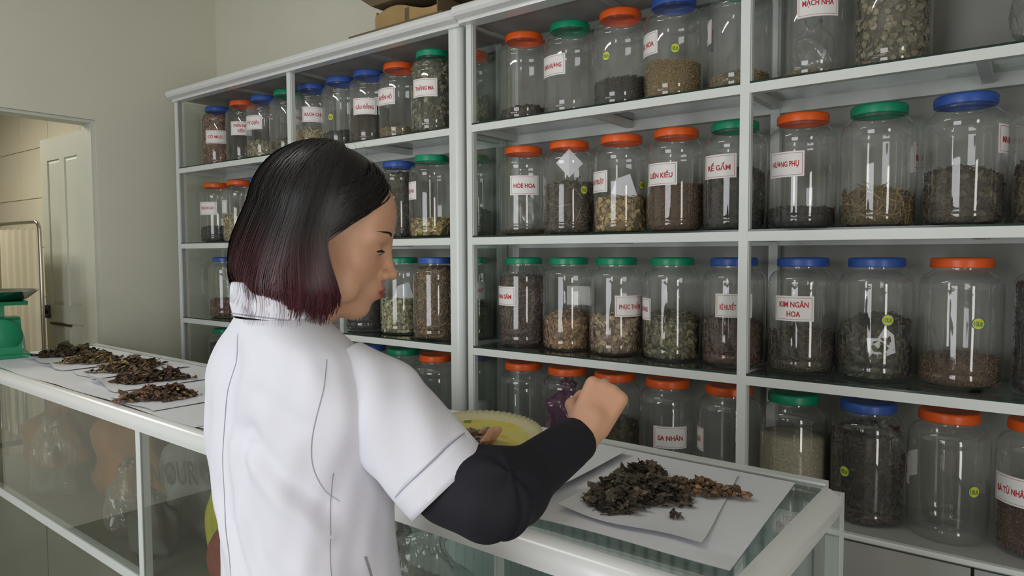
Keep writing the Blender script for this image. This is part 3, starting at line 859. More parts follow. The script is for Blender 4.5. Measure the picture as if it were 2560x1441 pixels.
ORD = ['first', 'second', 'third', 'fourth', 'fifth', 'sixth', 'seventh', 'eighth', 'ninth', 'tenth']
ROWN = {1: 'top shelf', 2: 'second shelf', 3: 'third shelf', 4: 'bottom shelf'}
def place_jar(spec, idx, seed, Y, sc=1.0):
    bay, X, row, lid, content, h, lab, stk, extra = spec
    where = '%s of %s' % (ROWN[row], bay)
    if lab and lab[0]:
        label = '%s lidded jar lettered %s on %s' % (lid, lab[0].replace('\n', ' '), where)
    elif content:
        label = '%s lidded jar of %s, %s along %s of %s' % (lid, content[1], ORD[idx], ROWN[row], bay)
    else:
        label = '%s lidded empty clear jar, %s along %s of %s' % (lid, ORD[idx], ROWN[row], bay)
    t = thing('storage_jar', label, 'jar', (X, Y, ZROW[row]), 0, 'screw top jars on the wall shelves')
    t.scale = (sc, sc, 1.0)
    link('body', BODY, t)
    link('lid', LID[lid], t)
    to_cam = math.atan2(-Y, -X)
    if content:
        o = link('herbs', herb_fill(content, h, seed), t); o['kind'] = 'stuff'
        o['label'] = content[1] + ' inside the jar'
    if lab:
        q = link('paper_label', LABEL, t, (0, 0, lab[2]), to_cam + R_(lab[1]))
        link('border', BORDER, q)
        if lab[0]: link('lettering', TM[lab[0]], q)
    if stk:
        q = link('round_sticker', STK_B, t, (0, 0, stk[1]), to_cam + R_(stk[0]))
        link('sticker_face', STK_Y, q); link('lettering', TM10, q)
    if extra in NOTE:
        zz, rr, an = {'diamond': (.265, .070, 0), 'note': (h + .045, .078, 8), 'scrap': (.105, .092, 12)}[extra]
        link('paper_note', NOTE[extra], t, (rr * math.cos(to_cam + R_(an)), rr * math.sin(to_cam + R_(an)), zz), to_cam + R_(an))
    if extra == 'film': link('plastic_bag', FILM, t, (0, 0, h + .004))
    if extra == 'film2': link('plastic_bag', FILM2, t, (.03, 0, .17))
    if extra == 'purple': link('plastic_bag', PURPLE, t, (0, 0, .085))
    return t
cnt = {}
for i, s_ in enumerate(JARS):
    k = (s_[0], s_[2]); cnt[k] = cnt.get(k, 0) + 1
    place_jar(s_, cnt[k] - 1, 100 + i, 2.222 if s_[0] == Lb and s_[1] > -2.2 else 2.272)
for i, s_ in enumerate(BACKROW):
    k = (s_[0], s_[2]); cnt[k] = cnt.get(k, 0) + 1
    place_jar(s_, cnt[k] - 1, 300 + i, 2.337, 0.70)
# clear bag of dark slices at the right end of the top shelf
pb = thing('plastic_bag', 'crumpled clear plastic bag of dark slices at the right end of top shelf', 'bag', (0.06, 2.26, ZROW[1]))
link('film', bag_mesh(M['bagfilm'], .105, .26, 21), pb)
hm = MB(); rng = random.Random(77)
for k in range(260):
    a = rng.uniform(0, 6.28); rr = .085 * math.sqrt(rng.random()); z = rng.uniform(.012, .11 * (1 - (rr / .1) ** 2) + .02)
    piece(hm, 'slice', (rr * math.cos(a), rr * math.sin(a), z), (0, 0, 1), .020, mixc(((.24, .17, .08), (.02, .018, .014)), rng), rng, .9)
arr = np.array(hm.v); arr[:, 2] = np.maximum(arr[:, 2], .002); hm.v = [tuple(p) for p in arr]
o = link('herb_slices', hm.mesh('herb_slices', M['herb'], True), pb); o['kind'] = 'stuff'
# ------------------------------------------------------------------ things on and in the counter
_ct, _st = math.cos(R_(-1.3)), math.sin(R_(-1.3))
def cw(x, y, z=0.0):
    """counter coordinates -> world"""
    return Vector((-0.315 + x * _ct - y * _st, 0.949 + x * _st + y * _ct, z))
TOPZ = 0.9971
def poly_sheet(name, label, corners, z, m='paper', lift=None, n=16, cat='paper', group='paper sheets on the counter', wav=0.0008):
    """four corners (counter coordinates) -> thin curved sheet; lift(u,v) adds height"""
    c = sum((Vector((p[0], p[1], 0)) for p in corners), Vector()) / 4
    org = cw(c.x, c.y, z)
    rng = random.Random(hash(label) % 1000 if False else len(label) * 7 + int(abs(c.x) * 100))
    p1, p2, p3 = (rng.uniform(0, 6.28) for _ in range(3))
    P = [cw(p[0], p[1], 0) for p in corners]
    top = []; bot = []
    for j in range(n + 1):
        v = j / n
        for i in range(n + 1):
            u = i / n
            q = (P[0] * (1 - u) + P[1] * u) * (1 - v) + (P[3] * (1 - u) + P[2] * u) * v
            # slightly irregular outline
            e = 0.006 * math.sin(9 * u + p1) * (1 if v == 0 else 0)
            h = 0.0016 + wav * (1 + math.sin(7 * u + 4 * v + p2) * math.cos(5 * v - 3 * u + p3)) + (lift(u, v) if lift else 0)
            top.append((q.x - org.x, q.y - org.y + e, h)); bot.append((q.x - org.x, q.y - org.y + e, h - .0006))
    mb = MB(); k = n + 1
    mb.grid(top, k, k); b = len(mb.v)
    mb.v += bot; mb.c += [(.5, .5, .5)] * len(bot)
    for j in range(n):
        for i in range(n):
            a = b + j * k + i
            mb.f.append((a, a + k, a + k + 1, a + 1)); mb.smooth.append(True)
    o = mb.build(name, M[m]); o.location = org
    return tag(o, label, cat, group)
poly_sheet('paper_sheet', 'large white paper lining the right end of the counter top', [(-0.80, .062), (-0.052, .108), (-0.092, .592), (-0.79, .602)], TOPZ)
poly_sheet('paper_sheet', 'white paper lining the counter under the patterned plate', [(-1.66, .045), (-0.78, .05), (-0.77, .600), (-1.65, .603)], TOPZ - .0004)
poly_sheet('paper_sheet', 'white paper lining the counter left of the woman', [(-2.70, .048), (-1.60, .040), (-1.60, .602), (-2.70, .60)], TOPZ)
poly_sheet('paper_sheet', 'white paper lining the far left end beside the green scale', [(-3.82, .040), (-2.66, .042), (-2.66, .600), (-3.80, .598)], TOPZ - .0004)
Z2 = TOPZ + .0042
poly_sheet('paper_sheet', 'small white sheet holding the three dark herb heaps at the right end', [(-.405, .135), (-.118, .150), (-.205, .560), (-.440, .515)], Z2,
           lift=lambda u, v: .010 * max(0, 1 - u * 3.2) ** 2 * (1 - v) + .006 * max(0, 1 - v * 4) ** 2 * (.3 + u))
poly_sheet('paper_sheet', 'folded white sheet with raised edge left of the small right sheet', [(-.62, .16), (-.455, .13), (-.475, .55), (-.66, .57)], Z2,
           lift=lambda u, v: .010 * max(0, u * 3 - 2) ** 2)
poly_sheet('paper_sheet', 'white sheet under the herb heap below the plate', [(-.80, .25), (-.66, .22), (-.675, .50), (-.81, .50)], Z2)
for (lab, cs) in (('white sheet with raised front edge under the farthest herb heap', [(-3.50, .175), (-3.26, .20), (-3.30, .52), (-3.60, .49)]),
                  ('white sheet with raised front edge under the second farthest herb heap', [(-3.225, .16), (-2.99, .17), (-2.98, .50), (-3.22, .52)]),
                  ('white sheet under the third farthest herb heap', [(-2.93, .18), (-2.66, .17), (-2.66, .56), (-2.93, .55)]),
                  ('white sheet with raised corner under the fourth farthest herb heap', [(-2.645, .14), (-2.31, .11), (-2.30, .50), (-2.63, .47)]),
                  ('white sheet under the herb heap nearest the woman on the left', [(-2.24, .06), (-1.90, .055), (-1.89, .40), (-2.23, .42)])):
    poly_sheet('paper_sheet', lab, cs, Z2, lift=(lambda u, v: .026 * max(0, 1 - v * 5) ** 1.5 * (.5 + .5 * math.cos(u * 3))) if 'raised' in lab else None)

def heap(name, label, cx, cy, lx, ly, ang, h, styles, n, seed, z=Z2 + .004, size=.013):
    rng = random.Random(seed)
    org = cw(cx, cy, z); mb = MB()
    ca, sa = math.cos(R_(ang - 1.3)), math.sin(R_(ang - 1.3))
    for k in range(n):
        a = rng.uniform(0, 6.283); q = math.sqrt(rng.random()); 
        if rng.random() < .12: q *= 1.15
        edge = 1 + .16 * math.sin(3 * a + seed) + .10 * math.sin(5 * a + 2 * seed)
        x, y = lx * q * edge * math.cos(a), ly * q * edge * math.sin(a)
        zt_ = h * max(0, 1 - q * q) * (1 + .25 * math.sin(9 * x / lx + seed))
        zz = rng.uniform(0, 1) ** .45 * zt_ + .004
        st, c, sc = styles[rng.randrange(len(styles))]
        piece(mb, st, (x * ca - y * sa, x * sa + y * ca, zz), (0, 0, 1), size * sc * rng.uniform(.7, 1.25), mixc(c, rng), rng, .7)
    arr = np.array(mb.v); arr[:, 2] = np.maximum(arr[:, 2], .0012); mb.v = [tuple(p) for p in arr]
    o = mb.build(name, M['herb'], None, True); o.location = org
    return tag(o, label, 'herbs', None, 'stuff')
BR = ((.26, .16, .085), (.06, .035, .02)); DK = ((.15, .11, .08), (.035, .026, .02)); LF = ((.22, .17, .12), (.045, .04, .028)); YL = ((.62, .44, .20), (.28, .17, .07)); OL = ((.16, .13, .06), (.05, .04, .02)); RD = ((.30, .13, .09), (.10, .04, .03))
heap('herb_heap', 'dark leafy herb heap at the front of the small right sheet', -.318, .288, .105, .075, 55, .034, [('chip', LF, 1.0), ('chip', DK, .9), ('twig', LF, .6), ('chip', LF, 1.2)], 900, 3)
heap('herb_heap', 'small bark heap at the back of the small right sheet', -.368, .425, .046, .030, 40, .024, [('chip', DK, 1.1), ('twig', BR, .9), ('slice', DK, .8)], 170, 5)
heap('herb_heap', 'brown root chunk heap at the right of the small right sheet', -.228, .402, .085, .032, 12, .020, [('slice', BR, .62), ('grain', BR, 1.5), ('grain', ((.40, .22, .10), (.14, .08, .04)), 1.4)], 330, 7)
heap('herb_heap', 'pale chunk heap joining the leafy and root heaps', -.285, .360, .040, .030, 30, .016, [('slice', BR, .7), ('chip', LF, .9)], 120, 9)
heap('herb_crumbs', 'few dark crumbs on paper in front of the leafy heap', -.207, .240, .010, .006, 0, .004, [('chip', DK, .8)], 6, 11)
heap('herb_heap', 'brown bark heap on the sheet below the plate', -.705, .375, .060, .045, 40, .022, [('slice', BR, .9), ('chip', BR, 1.2), ('slice', DK, .9)], 200, 13)
heap('herb_heap', 'dark green herb heap farthest left on the counter', -3.49, .365, .125, .075, 74, .045, [('chip', OL, 1.3), ('chip', DK, 1.3), ('twig', OL, 1.0)], 520, 15)
heap('herb_heap', 'olive herb heap with pale slices, second farthest on the counter', -3.14, .350, .115, .075, 55, .042, [('chip', OL, 1.3), ('chip', BR, 1.2), ('slice', YL, .6), ('chip', OL, 1.2), ('twig', YL, .9)], 480, 17)
heap('herb_heap', 'brown herb heap with pale sticks, third farthest on the counter', -2.79, .360, .125, .080, 88, .042, [('chip', BR, 1.3), ('chip', DK, 1.3), ('twig', YL, 1.1), ('chip', OL, 1.2)], 500, 19)
heap('herb_heap', 'mixed herb heap with cream slices, fourth farthest on the counter', -2.46, .300, .130, .085, 58, .040, [('chip', DK, 1.3), ('slice', YL, .7), ('chip', BR, 1.2), ('chip', RD, 1.0)], 540, 21)
heap('herb_heap', 'reddish herb heap nearest the woman on the left', -2.085, .165, .120, .080, 62, .036, [('chip', DK, 1.2), ('slice', RD, .9), ('slice', YL, .7), ('chip', BR, 1.3)], 480, 23)

# ---- mechanical scale at the far end
SC = thing('weighing_scale', 'green spring scale with a stainless pan at the far end of counter', 'scale', cw(-3.735, .150, TOPZ + .0042), R_(-12))
SC.scale = (1.12, 1.12, 1.08)
def sbx(name, m, *a): return MB().box(*a).build(name, M[m], SC)
mb = MB(); mb.prism([(-.125, 0), (.125, 0), (.125, .012), (.118, .018), (-.118, .018), (-.125, .012)], 'y', -.10, .10); mb.build('base', M['scale'], SC)
mb = MB(); mb.prism([(-.105, .018), (.105, .018), (.070, .165), (.055, .178), (-.055, .178), (-.070, .165)], 'y', -.075, .075); mb.build('body', M['scale'], SC)
# round dial housing on the side
mb = MB(); n = 40; pts = []
for x, rr in ((.035, .080), (.090, .080), (.098, .074), (.098, .001)):
    for i in range(n):
        a = 2 * math.pi * i / n; pts.append((x, rr * math.cos(a), .098 + rr * math.sin(a)))
mb.grid(pts, n, 4, True); mb.build('dial_housing', M['scale'], SC)
sbx('paper_label', 'label', -.02, .048, -.0765, -.0753, .095, .130)
sbx('neck', 'scale', -.028, .028, -.022, .022, .178, .235)
sbx('adjuster', 'iron', -.012, .012, -.05, -.022, .15, .20)
mb = MB(); mb.prism([(-.10, .235), (.10, .235), (.115, .252), (-.115, .252)], 'y', -.10, .10); mb.build('platform', M['scale'], SC)
MB().lathe([(.001, .2525), (.09, .2525), (.112, .262), (.150, .296), (.160, .300), (.160, .302), (.150, .3), (.110, .266), (.09, .257), (.001, .256)], 48).build('pan', M['steel'], SC)
pn = MB().tube([(0, 0, 0), (.05, .02, 0)], .006, 8); o = pn.build('marker_pen', M['iron']); o.location = cw(-3.62, .235, TOPZ + .012)
tag(o, 'short black pen lying beside the green scale', 'pen')

# ---- patterned plate held over the counter
def plate_mat():
    m = bpy.data.materials.new('plate_print'); m.use_nodes = True
    n, l = nt(m); b = n['Principled BSDF']; b.inputs['Roughness'].default_value = .3
    tc = n.new('ShaderNodeTexCoord')
    sep = n.new('ShaderNodeSeparateXYZ'); l.new(tc.outputs['Object'], sep.inputs[0])
    vl = n.new('ShaderNodeVectorMath'); vl.operation = 'LENGTH'
    cmb = n.new('ShaderNodeCombineXYZ'); l.new(sep.outputs[0], cmb.inputs[0]); l.new(sep.outputs[1], cmb.inputs[1]); l.new(cmb.outputs[0], vl.inputs[0])
    def ramp(src, stops, const=True):
        r_ = n.new('ShaderNodeValToRGB'); r_.color_ramp.interpolation = 'CONSTANT' if const else 'LINEAR'
        e = r_.color_ramp.elements
        e[0].position, e[0].color = stops[0][0], (*stops[0][1], 1)
        e[1].position, e[1].color = stops[1][0], (*stops[1][1], 1)
        for p, c in stops[2:]:
            q = e.new(p); q.color = (*c, 1)
        l.new(src, r_.inputs[0]); return r_.outputs[0]
    vo = n.new('ShaderNodeTexVoronoi'); vo.inputs['Scale'].default_value = 34; l.new(tc.outputs['Object'], vo.inputs['Vector'])
    sp = n.new('ShaderNodeSeparateColor'); l.new(vo.outputs['Color'], sp.inputs[0])
    motif = ramp(sp.outputs[0], [(0, (.60, .50, .05)), (.42, (.62, .58, .24)), (.62, (.16, .26, .03)), (.78, (.02, .18, .12)), (.88, (.60, .42, .04))])
    ns = n.new('ShaderNodeTexNoise'); ns.inputs['Scale'].default_value = 24; l.new(tc.outputs['Object'], ns.inputs['Vector'])
    msk = ramp(ns.outputs[0], [(0, (0, 0, 0)), (.52, (1, 1, 1))])
    mx = n.new('ShaderNodeMix'); mx.data_type = 'RGBA'; l.new(msk, mx.inputs[0]); l.new(motif, mx.inputs[7])
    mx.inputs[6].default_value = (.62, .54, .13, 1)
    rim = ramp(vl.outputs['Value'], [(0, (0, 0, 0)), (.099, (1, 1, 1))])
    mx2 = n.new('ShaderNodeMix'); mx2.data_type = 'RGBA'; l.new(rim, mx2.inputs[0]); l.new(mx.outputs[2], mx2.inputs[6])
    mx2.inputs[7].default_value = (.66, .60, .36, 1)
    l.new(mx2.outputs[2], b.inputs['Base Color'])
    return m
M['plate'] = plate_mat()
PL = thing('plate', 'yellow patterned plate with fluted rim held over the counter', 'plate', (-0.872, 1.048, 1.122))
PL.rotation_euler = (R_(5), R_(2), R_(20))
mb = MB(); n = 120; prof_ = [(.001, .004), (.085, .004), (.097, .009), (.112, .017), (.128, .0235), (.128, .0215), (.112, .0145), (.097, .0055), (.086, .0), (.001, .0)]
pts = []
for j, (rr, z) in enumerate(prof_):
    for i in range(n):
        a = 2 * math.pi * i / n
        k = .0012 * math.cos(i / n * 2 * math.pi * 60) if rr > .1 else 0
        pts.append((rr * math.cos(a), rr * math.sin(a), z + k))
mb.grid(pts, n, len(prof_), True); mb.build('dish', M['plate'], PL)
hm = MB(); rng = random.Random(31)
for k in range(150):
    a = rng.uniform(0, 6.28); q = math.sqrt(rng.random())
    x, y = -.035 + .062 * q * math.cos(a), -.030 + .05 * q * math.sin(a)
    piece(hm, rng.choice(['chip', 'chip', 'slice']), (x, y, .012 + .018 * (1 - q) * rng.random()), (0, 0, 1), .017, mixc(((.34, .23, .14), (.10, .065, .04)), rng), rng, .35)
arr = np.array(hm.v); arr[:, 2] = np.maximum(arr[:, 2], .0055); hm.v = [tuple(p) for p in arr]
o = link('bark_pieces', hm.mesh('bark_pieces', M['herb'], True), PL); o['kind'] = 'stuff'; o['label'] = 'brown bark pieces on the plate'

# ---- goods inside the counter
def sack(name, label, x, y, rx, h, m, seed, cat='bag', sy=.7):
    t = thing(name, label, cat, cw(x, y, .4755), R_(-1.3))
    o = link('bag_body', bag_mesh(M[m], rx, h, seed, 9), t); o.scale = (1, sy, 1)
    return t
sack('sack', 'orange brown sack behind the left front pane', -2.74, .36, .21, .44, 'sack_o', 41, sy=.62)
sack('sack', 'dark brown sack at the far left inside the counter', -3.50, .34, .20, .30, 'sack_o', 42)
g = sack('sack', 'grey printed sack behind the middle front pane', -2.16, .40, .21, .42, 'sack_g', 43)
mlet = MB().add([(p[0] * .11, 0, p[1] * .11) for p in TS['N OUR'][0]], TS['N OUR'][1])
o = mlet.build('lettering', M['print'], g); o.location = (.05, -.19, .24); o.rotation_euler = (0, R_(-12), 0)
sack('plastic_bag', 'clear crumpled bag standing before the grey sack', -2.32, .15, .085, .26, 'bagfilm', 44, sy=.8)
sack('sack', 'small dark sack beside the clear bag and grey sack', -2.08, .13, .085, .20, 'sack_d', 45, sy=.8)
sack('plastic_bag', 'clear crumpled bag before the orange brown sack', -3.02, .13, .10, .32, 'bagfilm', 46, sy=.7)
sack('plastic_bag', 'clear crumpled bag to the right of the woman', -.84, .20, .14, .36, 'bagfilm', 47, sy=.8)
sack('plastic_bag', 'small clear bag behind the thin post', -.50, .32, .12, .24, 'bagfilm', 48, sy=.8)
sack('packet', 'yellow packet just left of the woman inside the counter', -1.79, .20, .05, .27, 'pack_y', 49, 'packet', .4)
sack('packet', 'reddish brown packet beside the yellow packet', -1.62, .13, .07, .22, 'pack_r', 50, 'packet', .4)
# ------------------------------------------------------------------ the woman at the counter
# ---- implicit surfaces -> mesh (sparse surface nets)
class SDF:
    def __init__(s): s.p = []
    def cap(s, a, b, ra, rb=None, k=.012):
        s.p.append(('c', np.array(a, float), np.array(b, float), ra, ra if rb is None else rb, k, False)); return s
    def ell(s, c, r, M3=None, k=.012, sub=False):
        s.p.append(('e', np.array(c, float), np.array(r, float), M3, None, k, sub)); return s
    def ev1(s, q, P):
        if q[0] == 'c':
            a, b = q[1], q[2]; ab = b - a; L2 = ab @ ab
            t = np.clip(((P - a) @ ab) / L2, 0, 1)
            d = P - (a + t[..., None] * ab)
            return np.sqrt((d * d).sum(-1)) - (q[3] + (q[4] - q[3]) * t)
        d = P - q[1]
        if q[3] is not None: d = d @ q[3]
        r = q[2]
        k0 = np.sqrt(((d / r) ** 2).sum(-1)); k1 = np.sqrt(((d / (r * r)) ** 2).sum(-1))
        return k0 * (k0 - 1) / np.maximum(k1, 1e-9)
    def ev(s, P, rad=None):
        out = None
        c = P.reshape(-1, 3).mean(0)
        d0 = [float(s.ev1(q, c[None])[0]) for q in s.p]
        mn = min(d for d, q in zip(d0, s.p) if not q[6])
        for q, dc in zip(s.p, d0):
            if rad is not None and out is not None:
                if not q[6] and dc - rad > mn + rad + .06: continue
                if q[6] and dc - rad > .05: continue
            d = s.ev1(q, P); k = q[5]
            if out is None: out = d
            elif q[6]:
                h = np.clip(.5 - .5 * (out + d) / k, 0, 1)
                out = out + (-d - out) * h + k * h * (1 - h)
            else:
                h = np.clip(.5 + .5 * (out - d) / k, 0, 1)
                out = out + (d - out) * h - k * h * (1 - h)
        return out
def polygonise(sdf, lo, hi, h):
    lo = np.array(lo, float); B = 8
    nb = np.ceil((np.array(hi) - lo) / (h * B)).astype(int)
    N = nb * B
    gi = np.stack(np.meshgrid(*[np.arange(n) for n in nb], indexing='ij'), -1).reshape(-1, 3)
    cen = lo + (gi + .5) * h * B
    d = np.concatenate([sdf.ev(cen[i:i + 4000]) for i in range(0, len(cen), 4000)])
    act = gi[np.abs(d) < h * B * 1.35]
    loc = np.stack(np.meshgrid(*[np.arange(B + 1)] * 3, indexing='ij'), -1)
    V = []; ids = []; E = []
    key = (act // 3) @ np.array([1000000, 1000, 1])
    order = np.argsort(key, kind='stable'); act = act[order]; key = key[order]
    cuts = [0] + list(np.nonzero(np.diff(key))[0] + 1) + [len(act)]
    for a0, a1 in zip(cuts[:-1], cuts[1:]):
        bl = act[a0:a1]
        I = bl[:, None, None, None, :] * B + loc[None]
        P = lo + I * h
        rad = float(np.linalg.norm(P.reshape(-1, 3) - P.reshape(-1, 3).mean(0), axis=1).max())
        f = sdf.ev(P, rad)
        ins = f < 0
        C = [(i, j, k) for i in (0, 1) for j in (0, 1) for k in (0, 1)]
        S = lambda A, c: A[:, c[0]:B + c[0], c[1]:B + c[1], c[2]:B + c[2]]
        cnt = sum(S(ins, c).astype(int) for c in C)
        cell = (cnt > 0) & (cnt < 8)
        if not cell.any(): continue
        acc = np.zeros(cell.sum()); num = np.zeros((cell.sum(), 3))
        for c1 in C:
            for ax in range(3):
                if c1[ax]: continue
                c2 = list(c1); c2[ax] = 1; c2 = tuple(c2)
                f1, f2 = S(f, c1)[cell], S(f, c2)[cell]
                m = (f1 < 0) != (f2 < 0)
                t = np.where(m, f1 / np.where(m, f1 - f2, 1), 0)
                p = np.tile(np.array(c1, float), (len(t), 1)); p[:, ax] += t
                num += p * m[:, None]; acc += m
        b_, i_, j_, k_ = np.nonzero(cell)
        base = bl[b_] * B + np.stack([i_, j_, k_], -1)
        V.append(lo + (base + num / acc[:, None]) * h)
        ids.append((base[:, 0] * N[1] + base[:, 1]) * N[2] + base[:, 2])
        for ax in range(3):
            c2 = [0, 0, 0]; c2[ax] = 1
            s1, s2 = S(ins, (0, 0, 0)), S(ins, tuple(c2))
            b_, i_, j_, k_ = np.nonzero(s1 != s2)
            if len(b_):
                g = bl[b_] * B + np.stack([i_, j_, k_], -1)
                E.append((ax, g, s1[b_, i_, j_, k_]))
    V = np.concatenate(V); ids = np.concatenate(ids)
    o = np.argsort(ids); ids = ids[o]; V = V[o]
    F = []
    for ax, g, s1 in E:
        u, v = (ax + 1) % 3, (ax + 2) % 3
        q = []
        ok = np.ones(len(g), bool)
        for du, dv in ((-1, -1), (0, -1), (0, 0), (-1, 0)):
            c = g.copy(); c[:, u] += du; c[:, v] += dv
            k = (c[:, 0] * N[1] + c[:, 1]) * N[2] + c[:, 2]
            p = np.clip(np.searchsorted(ids, k), 0, len(ids) - 1)
            ok &= ids[p] == k
            q.append(p)
        q = np.stack(q, -1)
        q[~s1] = q[~s1][:, ::-1]
        F.append(q[ok])
    return V, np.concatenate(F)
def np_mesh(name, V, F, m, cols=None):
    me = bpy.data.meshes.new(name)
    me.vertices.add(len(V)); me.vertices.foreach_set('co', V.astype(np.float32).ravel())
    nf, w_ = F.shape
    me.loops.add(nf * w_); me.loops.foreach_set('vertex_index', F.astype(np.int32).ravel())
    me.polygons.add(nf); me.polygons.foreach_set('loop_start', np.arange(0, nf * w_, w_, dtype=np.int32))
    me.polygons.foreach_set('use_smooth', np.ones(nf, bool))
    if cols is not None:
        a = me.color_attributes.new('Col', 'FLOAT_COLOR', 'POINT')
        c = np.ones((len(V), 4), np.float32); c[:, :3] = cols
        a.data.foreach_set('color', c.ravel())
    me.update(calc_edges=True); me.validate()
    me.materials.append(m)
    return me

M['skin'] = mat('skin', (.55, .30, .19), .48, spec=.4, sss=.12, vcol='Col', bump=(420, .05, .0006))
M['coatw'] = mat('white_coat_cloth', (.74, .74, .82), .8, spec=.25, bump=(900, .06, .0006))
M['seam'] = mat('seam_thread', (.30, .29, .36), .8)
M['black'] = mat('black_jersey', (.014, .014, .020), .75, spec=.25, bump=(700, .05, .0006))
M['trouser'] = mat('dark_trousers', (.03, .03, .04), .8)
M['shoe'] = mat('dark_shoes', (.03, .025, .02), .5)
def hair_mat():
    m = mat('dyed_hair', (.02, .015, .015), .42, spec=.32, vcol='Col')
    n, l = nt(m); b = n['Principled BSDF']
    return m
M['hair'] = hair_mat()
M['eyew'] = mat('eye_white', (.55, .50, .46), .15)
M['iris'] = mat('dark_iris', (.010, .006, .005), .1)
M['lash'] = mat('lash_hair', (.010, .007, .006), .6)
M['lip'] = mat('lip', (.46, .10, .09), .4)

# ---- frames
O = np.array((-.857, .685, 1.521))                       # head centre
az = R_(4.0)                                            # face turned a little away from the camera
fh = np.array((_rt.x, _rt.y, 0)) * math.cos(az) + np.array((_fw.x, _fw.y, 0)) * math.sin(az)
zh = np.array((0, 0, 1.0)); pit = R_(14)
hx = fh * math.cos(pit) - zh * math.sin(pit)             # face direction
hz = zh * math.cos(pit) + fh * math.sin(pit)             # crown
hy = np.cross(hz, hx)                                   # her left
HS = 0.93
HM = np.stack([hx, hy, hz], 1)                          # columns: head axes
def H(x, y, z): return O + HM @ (np.array((x, y, z)) * HS)
ta = R_(8)
TF = np.array((math.sin(ta), math.cos(ta), 0)); TR = np.array((math.cos(ta), -math.sin(ta), 0))   # torso forward / right

RSH = np.array((-.756, .660, 1.305)); LSH = np.array((-1.085, .690, 1.300))
REL = np.array((-.574, .726, 1.163)); RWR = np.array((-.560, .918, 1.209))
LEL = np.array((-1.205, .74, 1.06)); LWR = np.array((-.960, .945, 1.085))

S = SDF()
s_ = HS
def he(c, r, k=.012, sub=False): S.ell(H(*c), np.array(r) * s_, HM, k, sub)
def hc(a, b, ra, rb=None, k=.01): S.cap(H(*a), H(*b), ra * s_, (ra if rb is None else rb) * s_, k)
he((-.022, 0, .045), (.104, .077, .094))
he((.028, 0, -.028), (.062, .060, .088), .03)
he((.020, 0, -.062), (.052, .050, .050), .02)
he((.060, 0, .050), (.026, .050, .045), .03)             # forehead
hc((.066, 0, -.100), (.060, 0, -.104), .0165, None, .022)  # chin
for sg in (-1, 1):
    he((.040, sg * .040, -.022), (.034, .024, .034), .02)    # cheek
    he((.066, sg * .030, .021), (.018, .022, .009), .014)    # brow
    he((.034, sg * .052, -.070), (.030, .014, .022), .018)   # jaw corner
he((.078, 0, .012), (.012, .012, .016), .014)
for sg in (-1, 1):
    he((.094, sg * .030, .001), (.014, .017, .011), .010, True)   # socket
    he((.0725, sg * .030, .002), (.0118, .0150, .0108), .004)     # lidded eye
hc((.086, 0, .006), (.103, 0, -.030), .0070, .0085, .010)         # nose bridge
he((.1055, 0, -.034), (.0105, .0105, .0092), .006)                # nose tip
for sg in (-1, 1): he((.0955, sg * .0115, -.037), (.0105, .0075, .0082), .005)
he((.080, 0, -.064), (.017, .024, .020), .012)                    # mouth mound
he((.0955, 0, -.0605), (.0068, .015, .0050), .005)                # upper lip
he((.0930, 0, -.0725), (.0070, .014, .0058), .005)                # lower lip
S.ell(H(.1035, 0, -.0665), np.array((.010, .018, .0014)) * s_, HM, .003, True)
NB = np.array((-.905, .632, 1.375))
S.cap(H(-.018, 0, -.050), NB, .049, .047, .03)
# trunk
S.cap(NB, NB + np.array((.01, .02, -.10)), .046, .06, .03)
def el_t(c, r, k=.04): S.ell(np.array(c), np.array(r), np.stack([TR, TF, zh], 1), k)
el_t((-.925, .665, 1.255), (.150, .088, .13))
el_t((-.912, .665, 1.08), (.122, .086, .16))
el_t((-.905, .665, .90), (.155, .110, .14))
CUF = np.array((-.640, .704, 1.180))
S.cap(RSH, CUF + zh * .012, .036, .033, .03); S.cap(CUF + zh * .012, REL, .033, .036, .03); S.cap(LSH, LEL, .046, .040, .03)
S.cap(REL, RWR, .040, .026, .02); S.cap(LEL, LWR, .040, .026, .02)
# legs
for sg in (-1, 1):
    hip = np.array((-.905, .665, .86)) + TR * sg * .085
    kn = np.array((-.905, .675, .47)) + TR * sg * .09; an = np.array((-.905, .650, .09)) + TR * sg * .095
    S.cap(hip, kn, .078, .052, .03); S.cap(kn, an, .052, .036, .02); S.cap(an + np.array((0, -.02, -.045)), an + TF * .15 + np.array((0, 0, -.06)), .032, .026, .03)
# right hand: loose fist pinching herbs, seen from its back
def hand(W, d, n, curl, thumb, sgn, L=1.0):
    d = d / np.linalg.norm(d); n = n - d * (n @ d); n /= np.linalg.norm(n); s = np.cross(d, n) * sgn     # s: towards the thumb side
    P = lambda a, b, c: W + (d * a + s * b + n * c) * L
    S.cap(P(-.03, 0, 0), P(.02, 0, 0), .0265, .0265, .012)
    for b in (-.024, -.008, .008, .024):
        S.cap(P(.012, b * .75, 0), P(.074 - abs(b + .004) * .22, b, .002), .0155, .0130, .008)
    lens = {-.026: (.030, .019, .016), -.009: (.036, .024, .018), .009: (.039, .026, .019), .026: (.036, .023, .018)}
    for b, (l1, l2, l3) in lens.items():
        p = P(.078 - abs(b - .006) * .28, b, .001); a0 = 0
        for i, (l, c, r0) in enumerate(((l1, curl[0], .0098), (l2, curl[1], .0088), (l3, curl[2], .0078))):
            a0 += c + abs(b) * 3
            q = p + (d * math.cos(a0) - n * math.sin(a0)) * l + s * (-.12 * b * l / .03)
            S.cap(p, q, r0, r0 * .92, .0035); p = q
    t0 = P(.012, .022, -.010)
    for (v, l, r0) in thumb:
        v = d * v[0] + s * v[1] + n * v[2]; v = v / np.linalg.norm(v)
        q = t0 + v * l; S.cap(t0, q, r0, r0 * .88, .006); t0 = q
